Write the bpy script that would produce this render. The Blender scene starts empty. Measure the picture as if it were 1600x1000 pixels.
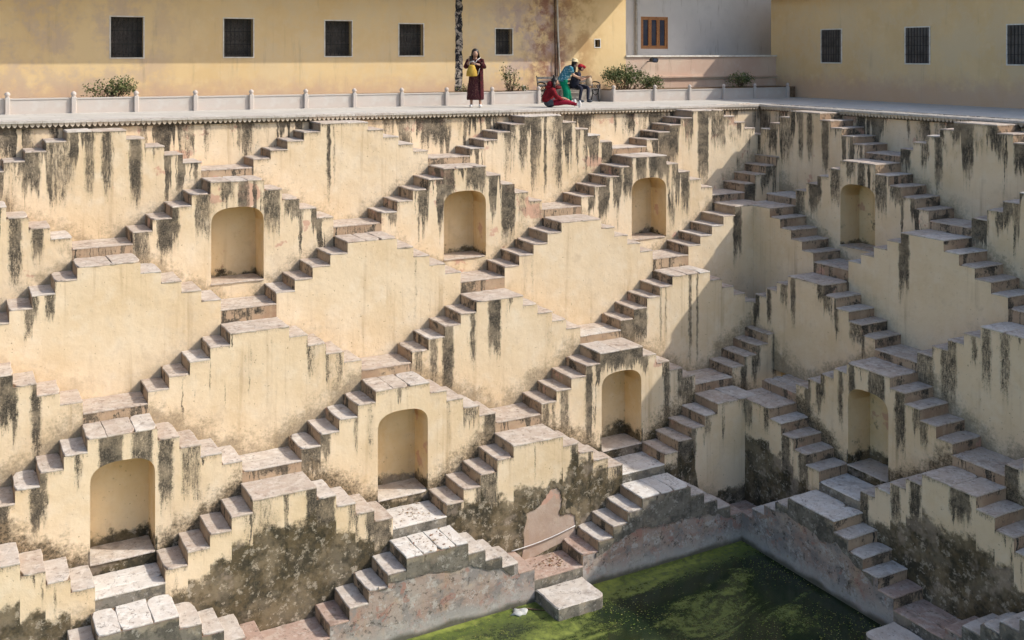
import bpy, bmesh, math, random
from mathutils import Vector, Matrix, noise as mnoise
random.seed(7)
R = math.radians
sc = bpy.context.scene
COL = sc.collection

# ------------------------------------------------------------------ camera, sky, sun, exposure
YAW = 0.504771
cam_d = bpy.data.cameras.new('camera'); cam = bpy.data.objects.new('camera', cam_d); COL.objects.link(cam)
cam.location = (-12.3985, -26.978, 1.4114)
cam.rotation_euler = (R(90), 0, -YAW)
cam_d.sensor_width = 36; cam_d.lens = 1625.685 / 1600 * 36
cam_d.shift_y = -(500 - 82.75) / 1600
cam_d.clip_start = 0.1; cam_d.clip_end = 500
sc.camera = cam
SUN_TRAVEL = Vector((-1.04, 0.60, -1.0)).normalized()
to_sun = -SUN_TRAVEL
world = bpy.data.worlds.new('World'); sc.world = world; world.use_nodes = True
wn = world.node_tree
sky = wn.nodes.new('ShaderNodeTexSky'); sky.sky_type = 'NISHITA'; sky.sun_disc = False
sky.sun_elevation = math.asin(to_sun.z); sky.sun_rotation = math.atan2(to_sun.x, to_sun.y)
sky.air_density = 1.0; sky.dust_density = 2.5; sky.ozone_density = 1.0
bgn = wn.nodes['Background']; bgn.inputs['Strength'].default_value = 0.15
wn.links.new(sky.outputs[0], bgn.inputs['Color'])
sun_d = bpy.data.lights.new('sun', 'SUN'); sun = bpy.data.objects.new('sun', sun_d); COL.objects.link(sun)
sun_d.energy = 2.8; sun_d.angle = R(0.55); sun_d.color = (1.0, 0.945, 0.85)
sun.rotation_euler = SUN_TRAVEL.to_track_quat('-Z', 'Y').to_euler()
sun.location = (20, -20, 30)
sc.view_settings.view_transform = 'Standard'; sc.view_settings.look = 'None'
sc.view_settings.exposure = 0.47; sc.view_settings.gamma = 1.0
sc.view_settings.use_curve_mapping = False
sc.render.engine = 'CYCLES'
sc.cycles.use_denoising = True; sc.cycles.use_adaptive_sampling = True; sc.cycles.adaptive_threshold = 0.03
sc.cycles.max_bounces = 5; sc.cycles.diffuse_bounces = 3

# ------------------------------------------------------------------ small node language
class NT:
    def __init__(s, name):
        s.m = bpy.data.materials.new(name); s.m.use_nodes = True
        s.t = s.m.node_tree; s.b = s.t.nodes['Principled BSDF']
        s.b.inputs['Specular IOR Level'].default_value = 0.2
        s.b.inputs['Roughness'].default_value = 0.9
    def put(s, sock, v):
        if hasattr(v, 'is_linked') or isinstance(v, bpy.types.NodeSocket): s.t.links.new(v, sock)
        elif isinstance(v, (tuple, list)) and len(v) == 3 and sock.type == 'RGBA': sock.default_value = (*v, 1)
        else: sock.default_value = v
    def m2(s, op, a, b=0.0, clamp=False):
        n = s.t.nodes.new('ShaderNodeMath'); n.operation = op; n.use_clamp = clamp
        s.put(n.inputs[0], a); s.put(n.inputs[1], b); return n.outputs[0]
    def add(s, a, b): return s.m2('ADD', a, b)
    def mul(s, a, b): return s.m2('MULTIPLY', a, b)
    def mx(s, a, b): return s.m2('MAXIMUM', a, b)
    def map(s, v, a, b, c=0.0, d=1.0, kind='SMOOTHSTEP'):
        n = s.t.nodes.new('ShaderNodeMapRange'); n.interpolation_type = kind; n.clamp = True
        for i, x in enumerate((v, a, b, c, d)): s.put(n.inputs[i], x)
        return n.outputs[0]
    def mix(s, f, a, b, mode='MIX'):
        n = s.t.nodes.new('ShaderNodeMix'); n.data_type = 'RGBA'; n.blend_type = mode
        s.put(n.inputs[0], f); s.put(n.inputs[6], a); s.put(n.inputs[7], b); return n.outputs[2]
    def noise(s, vec, scale, detail=3, rough=0.55, dist=0.0):
        n = s.t.nodes.new('ShaderNodeTexNoise'); s.put(n.inputs['Vector'], vec)
        n.inputs['Scale'].default_value = scale; n.inputs['Detail'].default_value = min(detail, 4)
        n.inputs['Roughness'].default_value = rough; n.inputs['Distortion'].default_value = dist
        return n.outputs[0]
    def voro(s, vec, scale, feature='DISTANCE_TO_EDGE'):
        n = s.t.nodes.new('ShaderNodeTexVoronoi'); n.feature = feature
        s.put(n.inputs['Vector'], vec); n.inputs['Scale'].default_value = scale; return n.outputs[0]
    def obj(s): return s.t.nodes.new('ShaderNodeTexCoord').outputs['Object']
    def objr(s, k=37.0):
        "object coordinates shifted by a per-object random amount"
        o = s.obj(); r = s.t.nodes.new('ShaderNodeObjectInfo').outputs['Random']
        n = s.t.nodes.new('ShaderNodeVectorMath'); n.operation = 'ADD'
        s.t.links.new(o, n.inputs[0]); s.t.links.new(s.mul(r, k), n.inputs[1]); return n.outputs[0]
    def rand(s): return s.t.nodes.new('ShaderNodeObjectInfo').outputs['Random']
    def sep(s, v):
        n = s.t.nodes.new('ShaderNodeSeparateXYZ'); s.put(n.inputs[0], v); return n.outputs
    def comb(s, x, y, z=0.0):
        n = s.t.nodes.new('ShaderNodeCombineXYZ')
        for i, v in enumerate((x, y, z)): s.put(n.inputs[i], v)
        return n.outputs[0]
    def uv(s, name='wall'):
        n = s.t.nodes.new('ShaderNodeUVMap'); n.uv_map = name; return s.sep(n.outputs[0])
    def ramp(s, v, stops):
        n = s.t.nodes.new('ShaderNodeValToRGB'); e = n.color_ramp.elements
        stops = sorted(stops)[:32]
        e[0].position, e[1].position = stops[0][0], stops[-1][0]
        e[0].color, e[1].color = (*stops[0][1], 1), (*stops[-1][1], 1)
        for p, c in stops[1:-1]:
            x = e.new(p); x.color = (*c, 1)
        s.put(n.inputs[0], v)
        q = s.t.nodes.new('ShaderNodeSeparateColor'); s.t.links.new(n.outputs[0], q.inputs[0]); return q.outputs
    def bump(s, h, strength=0.4, dist=0.02):
        n = s.t.nodes.new('ShaderNodeBump'); n.inputs['Strength'].default_value = strength
        n.inputs['Distance'].default_value = dist; s.put(n.inputs['Height'], h)
        s.t.links.new(n.outputs[0], s.b.inputs['Normal'])
    def done(s, color, rough=None, spec=None):
        s.put(s.b.inputs['Base Color'], color)
        if rough is not None: s.put(s.b.inputs['Roughness'], rough)
        if spec is not None: s.put(s.b.inputs['Specular IOR Level'], spec)
        return s.m

CREAM, OCHRE, PALE = (0.79, 0.635, 0.445), (0.73, 0.56, 0.36), (0.82, 0.70, 0.545)

def plaster(name, streaks=(), moss=None, dens=0.2, seed=0.0, span=3.1, pink=0.0, cols=None, grime=0.5, dirt=0.0, foot=None, rubble=False, moss_cols=((0.035, 0.032, 0.022), (0.100, 0.076, 0.042), (0.33, 0.285, 0.22), (0.045, 0.045, 0.028))):
    """lime plaster; streaks = (u0, u1, strength, length m) dark run-off marks, moss = [(u, start below the edge)] growth"""
    n = NT(name); cream, ochre, pale = cols or (CREAM, OCHRE, PALE)
    u, v, _ = n.uv(); o = n.objr()
    lo = n.noise(o, 0.7, 4); mid = n.noise(o, 3.0, 5, 0.6); fine = n.noise(o, 45, 3, 0.7)
    c = n.mix(n.map(lo, 0.35, 0.68), cream, ochre)
    c = n.mix(n.mul(n.map(mid, 0.45, 0.75), 0.55), c, pale)
    c = n.mix(n.map(n.noise(o, 9, 5, 0.7), 0.55, 0.8, 0, 0.35), c, (0.50, 0.35, 0.19))
    drip = n.noise(n.comb(n.add(n.mul(u, 5.0), seed), n.mul(v, 0.22)), 1.0, 5, 0.65)
    c = n.mix(n.mul(n.map(drip, 0.50, 0.74, 0, 0.62), n.map(n.noise(o, 0.55, 3), 0.42, 0.62, 0.12, 1.0)), c, (0.43, 0.295, 0.165))
    c = n.mix(n.map(n.noise(o, 1.5, 4, 0.72), 0.55, 0.72, 0, 0.4), c, (0.55, 0.385, 0.215))
    if rubble:    # bare old render: grey, rose and pale blotches
        c = n.mix(n.map(n.noise(o, 1.7, 6, 0.7), 0.46, 0.58, 0, .8), c, (0.25, 0.235, 0.225))
        c = n.mix(n.map(n.noise(o, 4.1, 6, 0.75), 0.53, 0.62, 0, .8), c, (0.50, 0.46, 0.42))
        c = n.mix(n.map(n.noise(o, 2.9, 6, 0.75, 0.6), 0.55, 0.63, 0, .75), c, (0.38, 0.20, 0.155))
        c = n.mix(n.map(n.noise(o, 7.5, 6, 0.8), 0.54, 0.66, 0, .85), c, (0.09, 0.075, 0.06))
        c = n.mix(n.map(n.noise(n.comb(n.mul(u, 2.0), n.mul(v, 6.0), seed), 1.0, 4, 0.7), 0.52, 0.70, 0, .55), c, (0.20, 0.165, 0.14))
        wl = n.add(n.sep(n.obj())[2], n.mul(n.noise(o, 1.2, 4), 0.35))
        c = n.mix(n.map(wl, 1.45, 1.15, 0, .6), c, (0.44, 0.42, 0.39))
        c = n.mix(n.mul(n.map(wl, 1.12, 0.98), 0.85), c, (0.075, 0.07, 0.045))
    # small flakes and pits
    pit = n.map(n.noise(o, 16, 2, 0.5), 0.70, 0.74)
    c = n.mix(n.mul(pit, 0.55), c, (0.27, 0.18, 0.10))
    if pink > 0:
        pm = n.map(n.add(n.noise(o, 1.1, 5, 0.65), n.mul(fine, 0.08)), 0.72 - pink * 0.16, 0.75 - pink * 0.16)
        c = n.mix(n.mul(pm, 0.75), c, n.mix(mid, (0.56, 0.28, 0.20), (0.60, 0.38, 0.29)))
    # run-off
    wob = n.mul(n.add(n.noise(n.comb(n.mul(u, 3), n.mul(v, 3)), 1.0, 4, 0.7), -0.5), 0.16)
    ud = n.add(u, wob)
    vv = n.add(v, n.mul(n.add(n.noise(n.comb(n.mul(u, 14), n.mul(v, 1.2), seed), 1.0, 4), -0.5), 0.9))
    if streaks:
        st = [(0.0, (0, 0.2, 0)), (1.0, (0, 0.2, 0))]
        for u0, u1, i, L in streaks:
            dw = (u1 - u0) * 0.10; u0, u1 = u0 - dw, u1 + dw
            w = max(0.008, min(0.05, (u1 - u0) * 0.30)); g = min(1, L * 1.2 / 4.0)
            a, b = (u0 + span) / (2 * span), (u1 + span) / (2 * span); w = w / (2 * span)
            st += [(a - w, (0, g, 0)), (a + w, (i, g, 0)), (b - w, (i, g, 0)), (b + w, (0, g, 0))]
        st = [q for q in st if 0 <= q[0] <= 1]
        rr = n.ramp(n.m2('DIVIDE', n.add(ud, span), 2 * span), st)
        L = n.mul(rr[1], 4.0)
        I = n.mul(rr[0], n.map(vv, n.mul(L, 0.45), n.mul(L, 1.08), 1, 0))
    else: I = 0.0
    a2 = n.noise(n.comb(n.add(n.mul(ud, 3.1), seed * 3.7), n.mul(v, 0.12), seed), 1.0, 3, 0.6)
    len2 = n.mul(n.map(n.noise(n.comb(n.mul(u, 4.3), seed, seed * 1.3), 1.0, 2), 0.3, 0.7), 2.3)
    I2 = n.mul(n.map(a2, 0.77 - dens * 0.46, 0.83 - dens * 0.46), n.map(vv, n.mul(len2, 0.4), n.add(len2, 0.1), 1, 0))
    I = n.mx(I, n.mul(n.mul(I2, min(1, 0.45 + dens)), n.map(n.noise(n.comb(n.mul(u, 0.9), n.mul(v, 0.3), seed * 2.1), 1.0, 2), 0.36, 0.56)))
    I = n.mx(I, n.mul(n.map(n.add(v, n.mul(mid, 0.12)), 0.02, 0.26, 1, 0), grime))
    if dens > 0.3:   # broad stains where several runs have merged
        bs = n.map(n.noise(n.comb(n.mul(u, 0.75), n.mul(v, 0.35), seed * 5.3), 1.0, 4, 0.6), 0.50, 0.68)
        I = n.mx(I, n.mul(n.mul(bs, n.map(vv, 0.5, 1.5, 1, 0)), min(0.62, dens)))
    if foot:      # (level of next platform, half width, slope, strength) in object space
        zf, hw, sl, amt = foot; oo = n.sep(n.obj())
        run = n.mx(n.m2('SUBTRACT', H - hw, n.m2('ABSOLUTE', oo[0])), 0.0)
        ab = n.add(n.add(oo[2], -zf), n.mul(run, sl))
        ab = n.add(ab, n.mul(n.add(n.noise(o, 2.4, 5, 0.7), -0.5), 1.3))
        FT = n.mul(n.map(n.add(ab, n.mul(n.add(n.noise(o, 14, 5, 0.75), -0.5), 0.9)), -0.25 + 0.17 * (amt > 0.58), 0.26 + 0.2 * (amt > 0.58), 1, 0), amt)
    if dirt: I = n.mx(I, n.map(n.noise(o, 1.6, 5, 0.7), 0.62 - dirt * 0.2, 0.85 - dirt * 0.2))
    brk = n.add(n.mul(n.add(n.noise(n.comb(n.mul(u, 24), n.mul(v, 5.5), seed), 1.0, 5, 0.7), -0.5), 1.5), n.mul(n.add(fine, -0.5), 1.1))
    mask = n.map(n.add(I, n.mul(brk, n.map(I, 0.0, 0.25))), 0.30, 0.86)
    dk = n.mix(n.map(n.noise(o, 30, 3, 0.7), 0.4, 0.65), (0.030, 0.028, 0.025), (0.125, 0.105, 0.080))
    c = n.mix(n.map(I, 0.05, 0.9, 0, 0.5), c, (0.36, 0.28, 0.19))
    c = n.mix(n.mul(mask, n.map(n.noise(o, 2.1, 5, 0.7), 0.30, 0.62, 0.55, 0.96)), c, dk)
    if foot: c = n.mix(n.mul(FT, 1.0), c, n.mix(n.map(n.noise(o, 22, 4, 0.7), 0.4, 0.62), (0.07, 0.055, 0.036), (0.27, 0.20, 0.125)))
    if moss:
        st = [(min(1, max(0, (p + span) / (2 * span))), (min(1, q / 4.0),) * 3) for p, q in moss]
        start = n.mul(n.ramp(n.m2('DIVIDE', n.add(u, span), 2 * span), st)[0], 4.0)
        mv = n.add(v, n.add(n.mul(n.add(n.noise(o, 2.2, 6, 0.7), -0.5), 1.0), n.mul(n.add(fine, -0.5), 0.15)))
        mm = n.map(n.m2('SUBTRACT', mv, start), -0.06, 0.12)
        mossc = n.mix(n.map(n.noise(o, 2.6, 6, 0.75), 0.40, 0.60), moss_cols[0], moss_cols[1])
        mossc = n.mix(n.map(n.noise(o, 5.5, 6, 0.8), 0.54, 0.64), mossc, moss_cols[2])
        mossc = n.mix(n.map(n.noise(o, 19, 4, 0.7), 0.56, 0.66, 0, .8), mossc, moss_cols[3])
        mossc = n.mix(n.map(n.noise(o, 1.0, 4, 0.7), 0.55, 0.64, 0, .6), mossc, (0.28, 0.225, 0.18))
        c = n.mix(n.mul(mm, n.map(n.noise(o, 1.45, 4, 0.75), 0.42, 0.60, 0.97, 0.82)), c, mossc)
    h = n.add(n.add(n.mul(n.noise(o, 1.6, 3), 1.2), n.mul(n.noise(o, 9, 4, 0.6), 0.40)), n.add(n.mul(fine, 0.10), n.mul(pit, -0.15)))
    n.bump(h, 0.55, 0.035)
    return n.done(c, 0.93, 0.15)

def stone(name, a, b, dust, dark, crack=0.5):
    n = NT(name); o = n.objr(); r = n.rand()
    c = n.mix(n.map(n.noise(o, 2.3, 5, 0.65), 0.35, 0.65), a, b)
    c = n.mix(n.map(n.noise(o, 5, 6, 0.75), 0.46, 0.62, 0, 0.85), c, dust)
    c = n.mix(n.map(n.noise(o, 8, 6, 0.8), 0.54, 0.68, 0, 0.8), c, dark)
    c = n.mix(n.map(n.noise(o, 1.9, 5, 0.7), 0.55, 0.70, 0, 0.5), c, dark)
    vein = n.noise(n.comb(n.mul(n.sep(o)[0], 4), n.mul(n.sep(o)[1], 0.8), n.sep(o)[2]), 3.0, 5, 0.7, 0.8)
    c = n.mix(n.map(vein, 0.6, 0.72, 0, 0.35), c, dark)
    nz = n.t.nodes.new('ShaderNodeTexNoise'); n.put(nz.inputs['Vector'], o); nz.inputs['Scale'].default_value = 2.2; nz.inputs['Detail'].default_value = 6
    wv = n.t.nodes.new('ShaderNodeVectorMath'); wv.operation = 'MULTIPLY_ADD'; n.put(wv.inputs[0], nz.outputs['Color']); wv.inputs[1].default_value = (1.1, 1.1, 1.1); n.put(wv.inputs[2], o)
    cr = n.voro(wv.outputs[0], 0.95)
    cm = n.mul(n.mul(n.map(cr, 0.002, 0.010, 1, 0), crack), n.map(n.noise(o, 1.3, 2), 0.42, 0.55))
    c = n.mix(cm, c, (0.08, 0.06, 0.05))
    c = n.mix(n.map(r, 0, 1, 0.0, 0.28, 'LINEAR'), c, n.mix(0.5, b, (0.30, 0.22, 0.18)))
    n.bump(n.add(n.mul(n.noise(o, 7, 5, 0.65), 0.7), n.add(n.mul(n.noise(o, 40, 3), 0.2), n.mul(cm, -0.8))), 0.5, 0.02)
    return n.done(c, 0.85, 0.2)

def flat(name, col, col2=None, scale=8, rough=0.8, spec=0.25, bump=0.0, metallic=0.0, lo=0.4, hi=0.65):
    n = NT(name); o = n.objr()
    f = n.map(n.noise(o, scale, 4, 0.6), lo, hi)
    c = n.mix(f, col, col2 or tuple(x * 0.75 for x in col))
    if bump: n.bump(n.noise(o, scale * 2, 4), bump, 0.01)
    n.b.inputs['Metallic'].default_value = metallic
    return n.done(c, rough, spec)

M = {}
M['riser'] = plaster('riser_plaster', (), None, 0.5, 4.1, grime=0.55, pink=0.35, cols=((0.46, 0.33, 0.22), (0.33, 0.215, 0.14), (0.52, 0.40, 0.28)), dirt=0.95)
M['stone_pink'] = stone('tread_sandstone', (0.46, 0.365, 0.295), (0.51, 0.43, 0.35), (0.61, 0.54, 0.46), (0.19, 0.145, 0.115), 0.25)
M['stone_pale'] = stone('bleached_sandstone', (0.58, 0.52, 0.45), (0.52, 0.445, 0.375), (0.66, 0.61, 0.55), (0.22, 0.175, 0.145), 0.45)
M['stone_white'] = stone('sun_bleached_stone', (0.70, 0.66, 0.60), (0.64, 0.58, 0.51), (0.76, 0.73, 0.68), (0.24, 0.19, 0.155), 0.7)
M['stone_rose'] = stone('wet_rose_stone', (0.40, 0.27, 0.21), (0.46, 0.335, 0.27), (0.54, 0.44, 0.365), (0.13, 0.10, 0.07), 0.2)
M['niche'] = plaster('niche_plaster', (), [(-3, 1.75), (3, 1.65)], 0.3, 9.0, grime=0.12, cols=((0.78, 0.61, 0.385), (0.69, 0.495, 0.26), (0.80, 0.66, 0.46)), dirt=0.30, pink=0.3)

# ------------------------------------------------------------------ mesh helpers
def new_obj(name, me, parent=None, loc=(0, 0, 0), rot=(0, 0, 0)):
    o = bpy.data.objects.new(name, me); COL.objects.link(o)
    o.location = loc; o.rotation_euler = rot
    if parent is not None: o.parent = parent
    return o
def empty(name, loc=(0, 0, 0), rz=0.0):
    o = bpy.data.objects.new(name, None); COL.objects.link(o); o.empty_display_size = 0.2
    o.location = loc; o.rotation_euler = (0, 0, rz); return o
LABELS = set()
def tag(o, label=None, cat=None, group=None, kind=None):
    if label: o['label'] = label; LABELS.add(label)
    if cat: o['category'] = cat
    if group: o['group'] = group
    if kind: o['kind'] = kind
    return o

class MB:
    def __init__(s): s.v = []; s.f = []; s.uv = []; s.mi = []; s.sm = []
    def face(s, pts, uvs=None, mi=0, smooth=False):
        b = len(s.v); s.v += [tuple(p) for p in pts]; s.f.append(tuple(range(b, b + len(pts))))
        s.uv += uvs if uvs else [(p[0] + p[1], -p[2]) for p in pts]; s.mi.append(mi); s.sm.append(smooth)
    def box(s, x0, x1, y0, y1, z0, z1, mi=0):
        P = [(x0, y0, z0), (x1, y0, z0), (x1, y1, z0), (x0, y1, z0), (x0, y0, z1), (x1, y0, z1), (x1, y1, z1), (x0, y1, z1)]
        for q in ((0, 1, 5, 4), (1, 2, 6, 5), (2, 3, 7, 6), (3, 0, 4, 7), (4, 5, 6, 7), (3, 2, 1, 0)):
            pts = [P[i] for i in q]
            s.face(pts, [(p[0] + p[1], z1 - p[2]) for p in pts], mi)
    def tube(s, path, rad, n=8, mi=0, caps=True):
        path = [Vector(p) for p in path]
        rads = rad if isinstance(rad, (list, tuple)) else [rad] * len(path)
        rings = []; up = Vector((0.13, 0.31, 0.94))
        for i, p in enumerate(path):
            t = (path[min(i + 1, len(path) - 1)] - path[max(i - 1, 0)])
            t = t.normalized() if t.length > 1e-9 else Vector((0, 0, 1))
            a = t.cross(up)
            if a.length < 0.05: a = t.cross(Vector((1, 0, 0)))
            a.normalize(); b = t.cross(a).normalized()
            rings.append([p + (a * math.cos(2 * math.pi * j / n) + b * math.sin(2 * math.pi * j / n)) * rads[i] for j in range(n)])
        s.rings(rings, mi, caps)
    def rings(s, rings, mi=0, caps=True, smooth=True):
        base = len(s.v); n = len(rings[0])
        for r in rings: s.v += [tuple(p) for p in r]
        for i in range(len(rings) - 1):
            for j in range(n):
                k = (j + 1) % n
                s.f.append((base + i * n + j, base + i * n + k, base + (i + 1) * n + k, base + (i + 1) * n + j))
                s.mi.append(mi); s.sm.append(smooth)
                s.uv += [(j / n, i), (k / n, i), (k / n, i + 1), (j / n, i + 1)]
        if caps:
            for off, rev in ((0, True), ((len(rings) - 1) * n, False)):
                q = [base + off + j for j in range(n)]
                if rev: q.reverse()
                s.f.append(tuple(q)); s.mi.append(mi); s.sm.append(False); s.uv += [(0, 0)] * n
    def lathe(s, prof, c=(0, 0, 0), n=12, mi=0):
        s.rings([[(c[0] + r * math.cos(2 * math.pi * j / n), c[1] + r * math.sin(2 * math.pi * j / n), c[2] + z) for j in range(n)] for r, z in prof], mi)
    def prism(s, poly, y0, y1, mi=0):
        "poly = (x, z) outline, extruded along y"
        A = [(x, y0, z) for x, z in poly]; B = [(x, y1, z) for x, z in poly]
        s.face(A, None, mi); s.face(B[::-1], None, mi)
        for i in range(len(poly)):
            k = (i + 1) % len(poly); s.face([A[k], A[i], B[i], B[k]], None, mi)
    def mesh(s, name, mats, merge=False, normals=True):
        me = bpy.data.meshes.new(name); me.from_pydata(s.v, [], s.f)
        ul = me.uv_layers.new(name='wall')
        for i, q in enumerate(s.uv): ul.data[i].uv = q
        for i, p in enumerate(me.polygons): p.material_index = s.mi[i]; p.use_smooth = s.sm[i]
        for m in (mats if isinstance(mats, (list, tuple)) else [mats]): me.materials.append(m)
        if merge or normals:
            bm = bmesh.new(); bm.from_mesh(me)
            if merge: bmesh.ops.remove_doubles(bm, verts=bm.verts, dist=1e-4)
            if normals: bmesh.ops.recalc_face_normals(bm, faces=bm.faces)
            bm.to_mesh(me); bm.free()
        return me
    def build(s, name, mats, parent=None, merge=False, loc=(0, 0, 0), rot=(0, 0, 0)):
        return new_obj(name, s.mesh(name, mats, merge), parent, loc, rot)

def slab_mesh(name, lx, ly, th, mat, rng, nx=4, ny=3, wav=0.010, chip=0.3, bev=0.010, side_mat=None):
    "a hand-cut stone slab: wavy rim, rounded arris, an occasional broken corner; x 0..lx, y 0..ly, top at z 0"
    nx = max(2, nx); ny = max(2, ny)
    ring = []
    for i in range(nx): ring.append((lx * i / nx, 0.0))
    for j in range(ny): ring.append((lx, ly * j / ny))
    for i in range(nx): ring.append((lx * (1 - i / nx), ly))
    for j in range(ny): ring.append((0.0, ly * (1 - j / ny)))
    corners = {0, nx, nx + ny, 2 * nx + ny}
    out = []
    for q, (x, y) in enumerate(ring):
        dx, dy = rng.uniform(-wav, wav), rng.uniform(-wav, wav)
        if q in corners and rng.random() < chip:
            c = rng.uniform(0.02, 0.06); dx += c if x < lx / 2 else -c; dy += c * 0.7 if y < ly / 2 else -c * 0.7
        out.append([x + dx, y + dy])
    cx, cy = lx / 2, ly / 2; n = len(out); v = []; f = []
    zj = [rng.uniform(-0.006, 0.003) for _ in range(n)]
    def inset(p, d):
        sx = 1 if p[0] < cx else -1; sy = 1 if p[1] < cy else -1
        ex = 1 if abs(p[0] - cx) > lx / 2 - 0.09 else 0; ey = 1 if abs(p[1] - cy) > ly / 2 - 0.09 else 0
        return p[0] + sx * d * ex, p[1] + sy * d * ey
    for q, p in enumerate(out): v.append((p[0], p[1], -th))
    for q, p in enumerate(out): v.append((p[0], p[1], -bev + zj[q]))
    for q, p in enumerate(out):
        a = inset(p, bev); v.append((a[0], a[1], zj[q]))
    for L in (0, n):
        for q in range(n): f.append((L + q, L + (q + 1) % n, L + n + (q + 1) % n, L + n + q))
    v.append((cx + rng.uniform(-.05, .05), cy, rng.uniform(-0.008, 0.002)))
    for q in range(n): f.append((2 * n + q, 2 * n + (q + 1) % n, 3 * n))
    me = bpy.data.meshes.new(name); me.from_pydata(v, [], f)
    me.materials.append(mat)
    if side_mat:
        me.materials.append(side_mat); ul = me.uv_layers.new(name='wall')
        for p in me.polygons:
            p.material_index = 1 if p.index < n else 0
            for li in p.loop_indices:
                c_ = me.vertices[me.loops[li].vertex_index].co; ul.data[li].uv = (c_.x + c_.y, -c_.z)
    return me

# ------------------------------------------------------------------ lattice of the stepwell (metres)
H = 3.0417
ZK = [None, -0.4086, -1.6444, -3.1683, -4.7581, -6.2313, -7.7131, -9.1944, -10.6481]
YK = [0, 0.9468, 1.9365, 2.9747, 3.9134, 4.8801, 5.8356, 6.7540, 7.7203]
SK = [None, 0.2091, 0.2599, 0.2564, 0.2525, 0.2490, 0.2506, 0.2451, 0.25]
WK = [None, 1.30, 1.28, 1.29, 1.32, 1.33, 1.345, 1.44, 1.24]
WL = 1.29
XR = 12.17           # plane of the right-hand side wall at the top
WATER = -10.925
TH = 0.032
def tk(k): return (H - WK[k] / 2 - WL / 2) / 4
def zbot(k): return (ZK[k + 1] - 5 * SK[k + 1] - 0.03) if k < 7 else -11.7
def zt(x): return -0.263 - 0.0069 * min(max(x, -20), 13)

STREAKS = {
(1, -1): [(-0.47, -0.37, 0.9, 2.0), (-0.32, -0.25, 0.5, 1.67), (0.93, 1.11, 0.2, 0.51)],
(1, 1): [(-0.81, -0.55, 0.8, 1.38), (-0.42, 0.03, 1, 2.26), (0.07, 0.57, 1, 2.28), (0.84, 1.15, 0.9, 0.76), (1.15, 1.51, 0.8, 1.62), (1.6, 1.92, 0.8, 0.86), (2.01, 2.41, 0.9, 0.77)],
(1, 3): [(-1.9, -1.23, 0.9, 1.24), (-1.08, -0.88, 0.3, 1.01), (-0.37, 0.02, 1, 2.34), (0.15, 0.68, 0.7, 1.23)],
(2, 0): [(-2.2, -1.97, 0.7, 0.33), (-1.36, -1.1, 0.85, 0.87), (-0.56, -0.32, 0.95, 0.78), (0.08, 0.57, 0.9, 0.66), (1.14, 1.52, 0.95, 1.58), (1.64, 1.88, 0.5, 0.88)],
(2, 2): [(-1.78, -1.4, 0.95, 1.02), (-1.33, -1.11, 0.8, 0.93), (-0.91, -0.61, 0.9, 0.94), (-0.45, -0.12, 1, 0.66), (0.06, 0.68, 1, 0.69), (0.85, 1.06, 0.7, 0.81), (1.21, 1.48, 0.9, 1.3)],
(3, -1): [(-1.37, -1.31, 0.18, 1.22), (-0.37, -0.12, 0.12, 0.94), (1.12, 1.19, 0.35, 2.09)],
(3, 1): [(-1.83, -1.71, 0.3, 1.53), (-1.59, -1.52, 0.35, 1.53), (-0.41, -0.35, 0.12, 2.09)],
(4, 0): [(-2.33, -2.13, 0.6, 0.62), (-1.93, -1.74, 0.75, 1.14), (-1.57, -1.32, 1, 1.83), (-0.83, -0.69, 0.8, 1.46), (-0.3, -0.0, 0.95, 1.45), (0.16, 0.23, 0.3, 0.81)],
(4, 2): [(-2.36, -1.59, 0.95, 0.95), (-1.1, -1.03, 0.6, 1.94), (-0.92, -0.86, 0.5, 1.94), (-0.1, 0.01, 0.75, 2.69), (0.17, 0.24, 0.7, 2.7)],
(4, -2): [(1.11, 1.54, 0.7, 0.71), (1.57, 1.91, 0.7, 0.81)],
(5, -1): [(-2.44, -1.8, 0.9, 0.59), (-1.19, -1.08, 0.6, 0.83), (-0.86, -0.73, 0.45, 1.37), (-0.14, -0.05, 0.8, 0.41), (1.12, 1.2, 0.4, 0.98), (1.54, 1.91, 0.6, 0.43), (2.1, 2.4, 0.85, 0.8)],
(5, 1): [(-2.37, -2.18, 0.7, 0.87), (-2.11, -2.0, 0.6, 0.79), (-1.85, -1.62, 0.7, 1.28), (-1.09, -0.9, 1, 2.15), (-0.68, 0.7, 1, 0.46), (1.36, 1.53, 0.8, 2.2), (1.83, 2.3, 0.7, 0.86)],
(6, -2): [(0.49, 1.03, 0.9, 1.08), (1.38, 1.6, 0.6, 0.62), (1.82, 2.31, 0.9, 0.62)],
(6, 0): [(-2.52, -2.04, 0.8, 1.01), (-1.63, -1.14, 0.8, 1.1), (-0.12, -0.08, 0.6, 1.05), (0.95, 1.41, 0.9, 1.39), (1.5, 2.44, 0.95, 1.72)],
(6, 2): [(-1.96, -1.44, 0.95, 0.98), (-1.13, -0.92, 0.6, 0.5)],
}
MOSS = {
(6, 0): [(-3, 0.1), (-1.6, 0.25), (-0.7, 1.0), (0.55, 0.95), (0.95, 0.22), (3, 0.1)],
(6, -2): [(-3, 0.5), (0.5, 0.6), (1.2, 0.5), (3, 0.35)],
(6, 2): [(-3, 0.2), (-1.5, 0.4), (-1.2, 2.2), (3, 2.2)],
(5, 1): [(-3, 1.2), (-1.8, 1.35), (-0.8, 2.15), (0.8, 2.1), (1.4, 1.5), (3, 0.9)],
(5, -1): [(-3, 1.6), (-1.5, 2.35), (0, 2.55), (1.5, 2.2), (3, 1.5)],
}
DENS = {1: 0.80, 2: 0.72, 3: 0.08, 4: 0.36, 5: 0.45, 6: 0.5, 7: 0.3, 8: 0.3}
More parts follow.
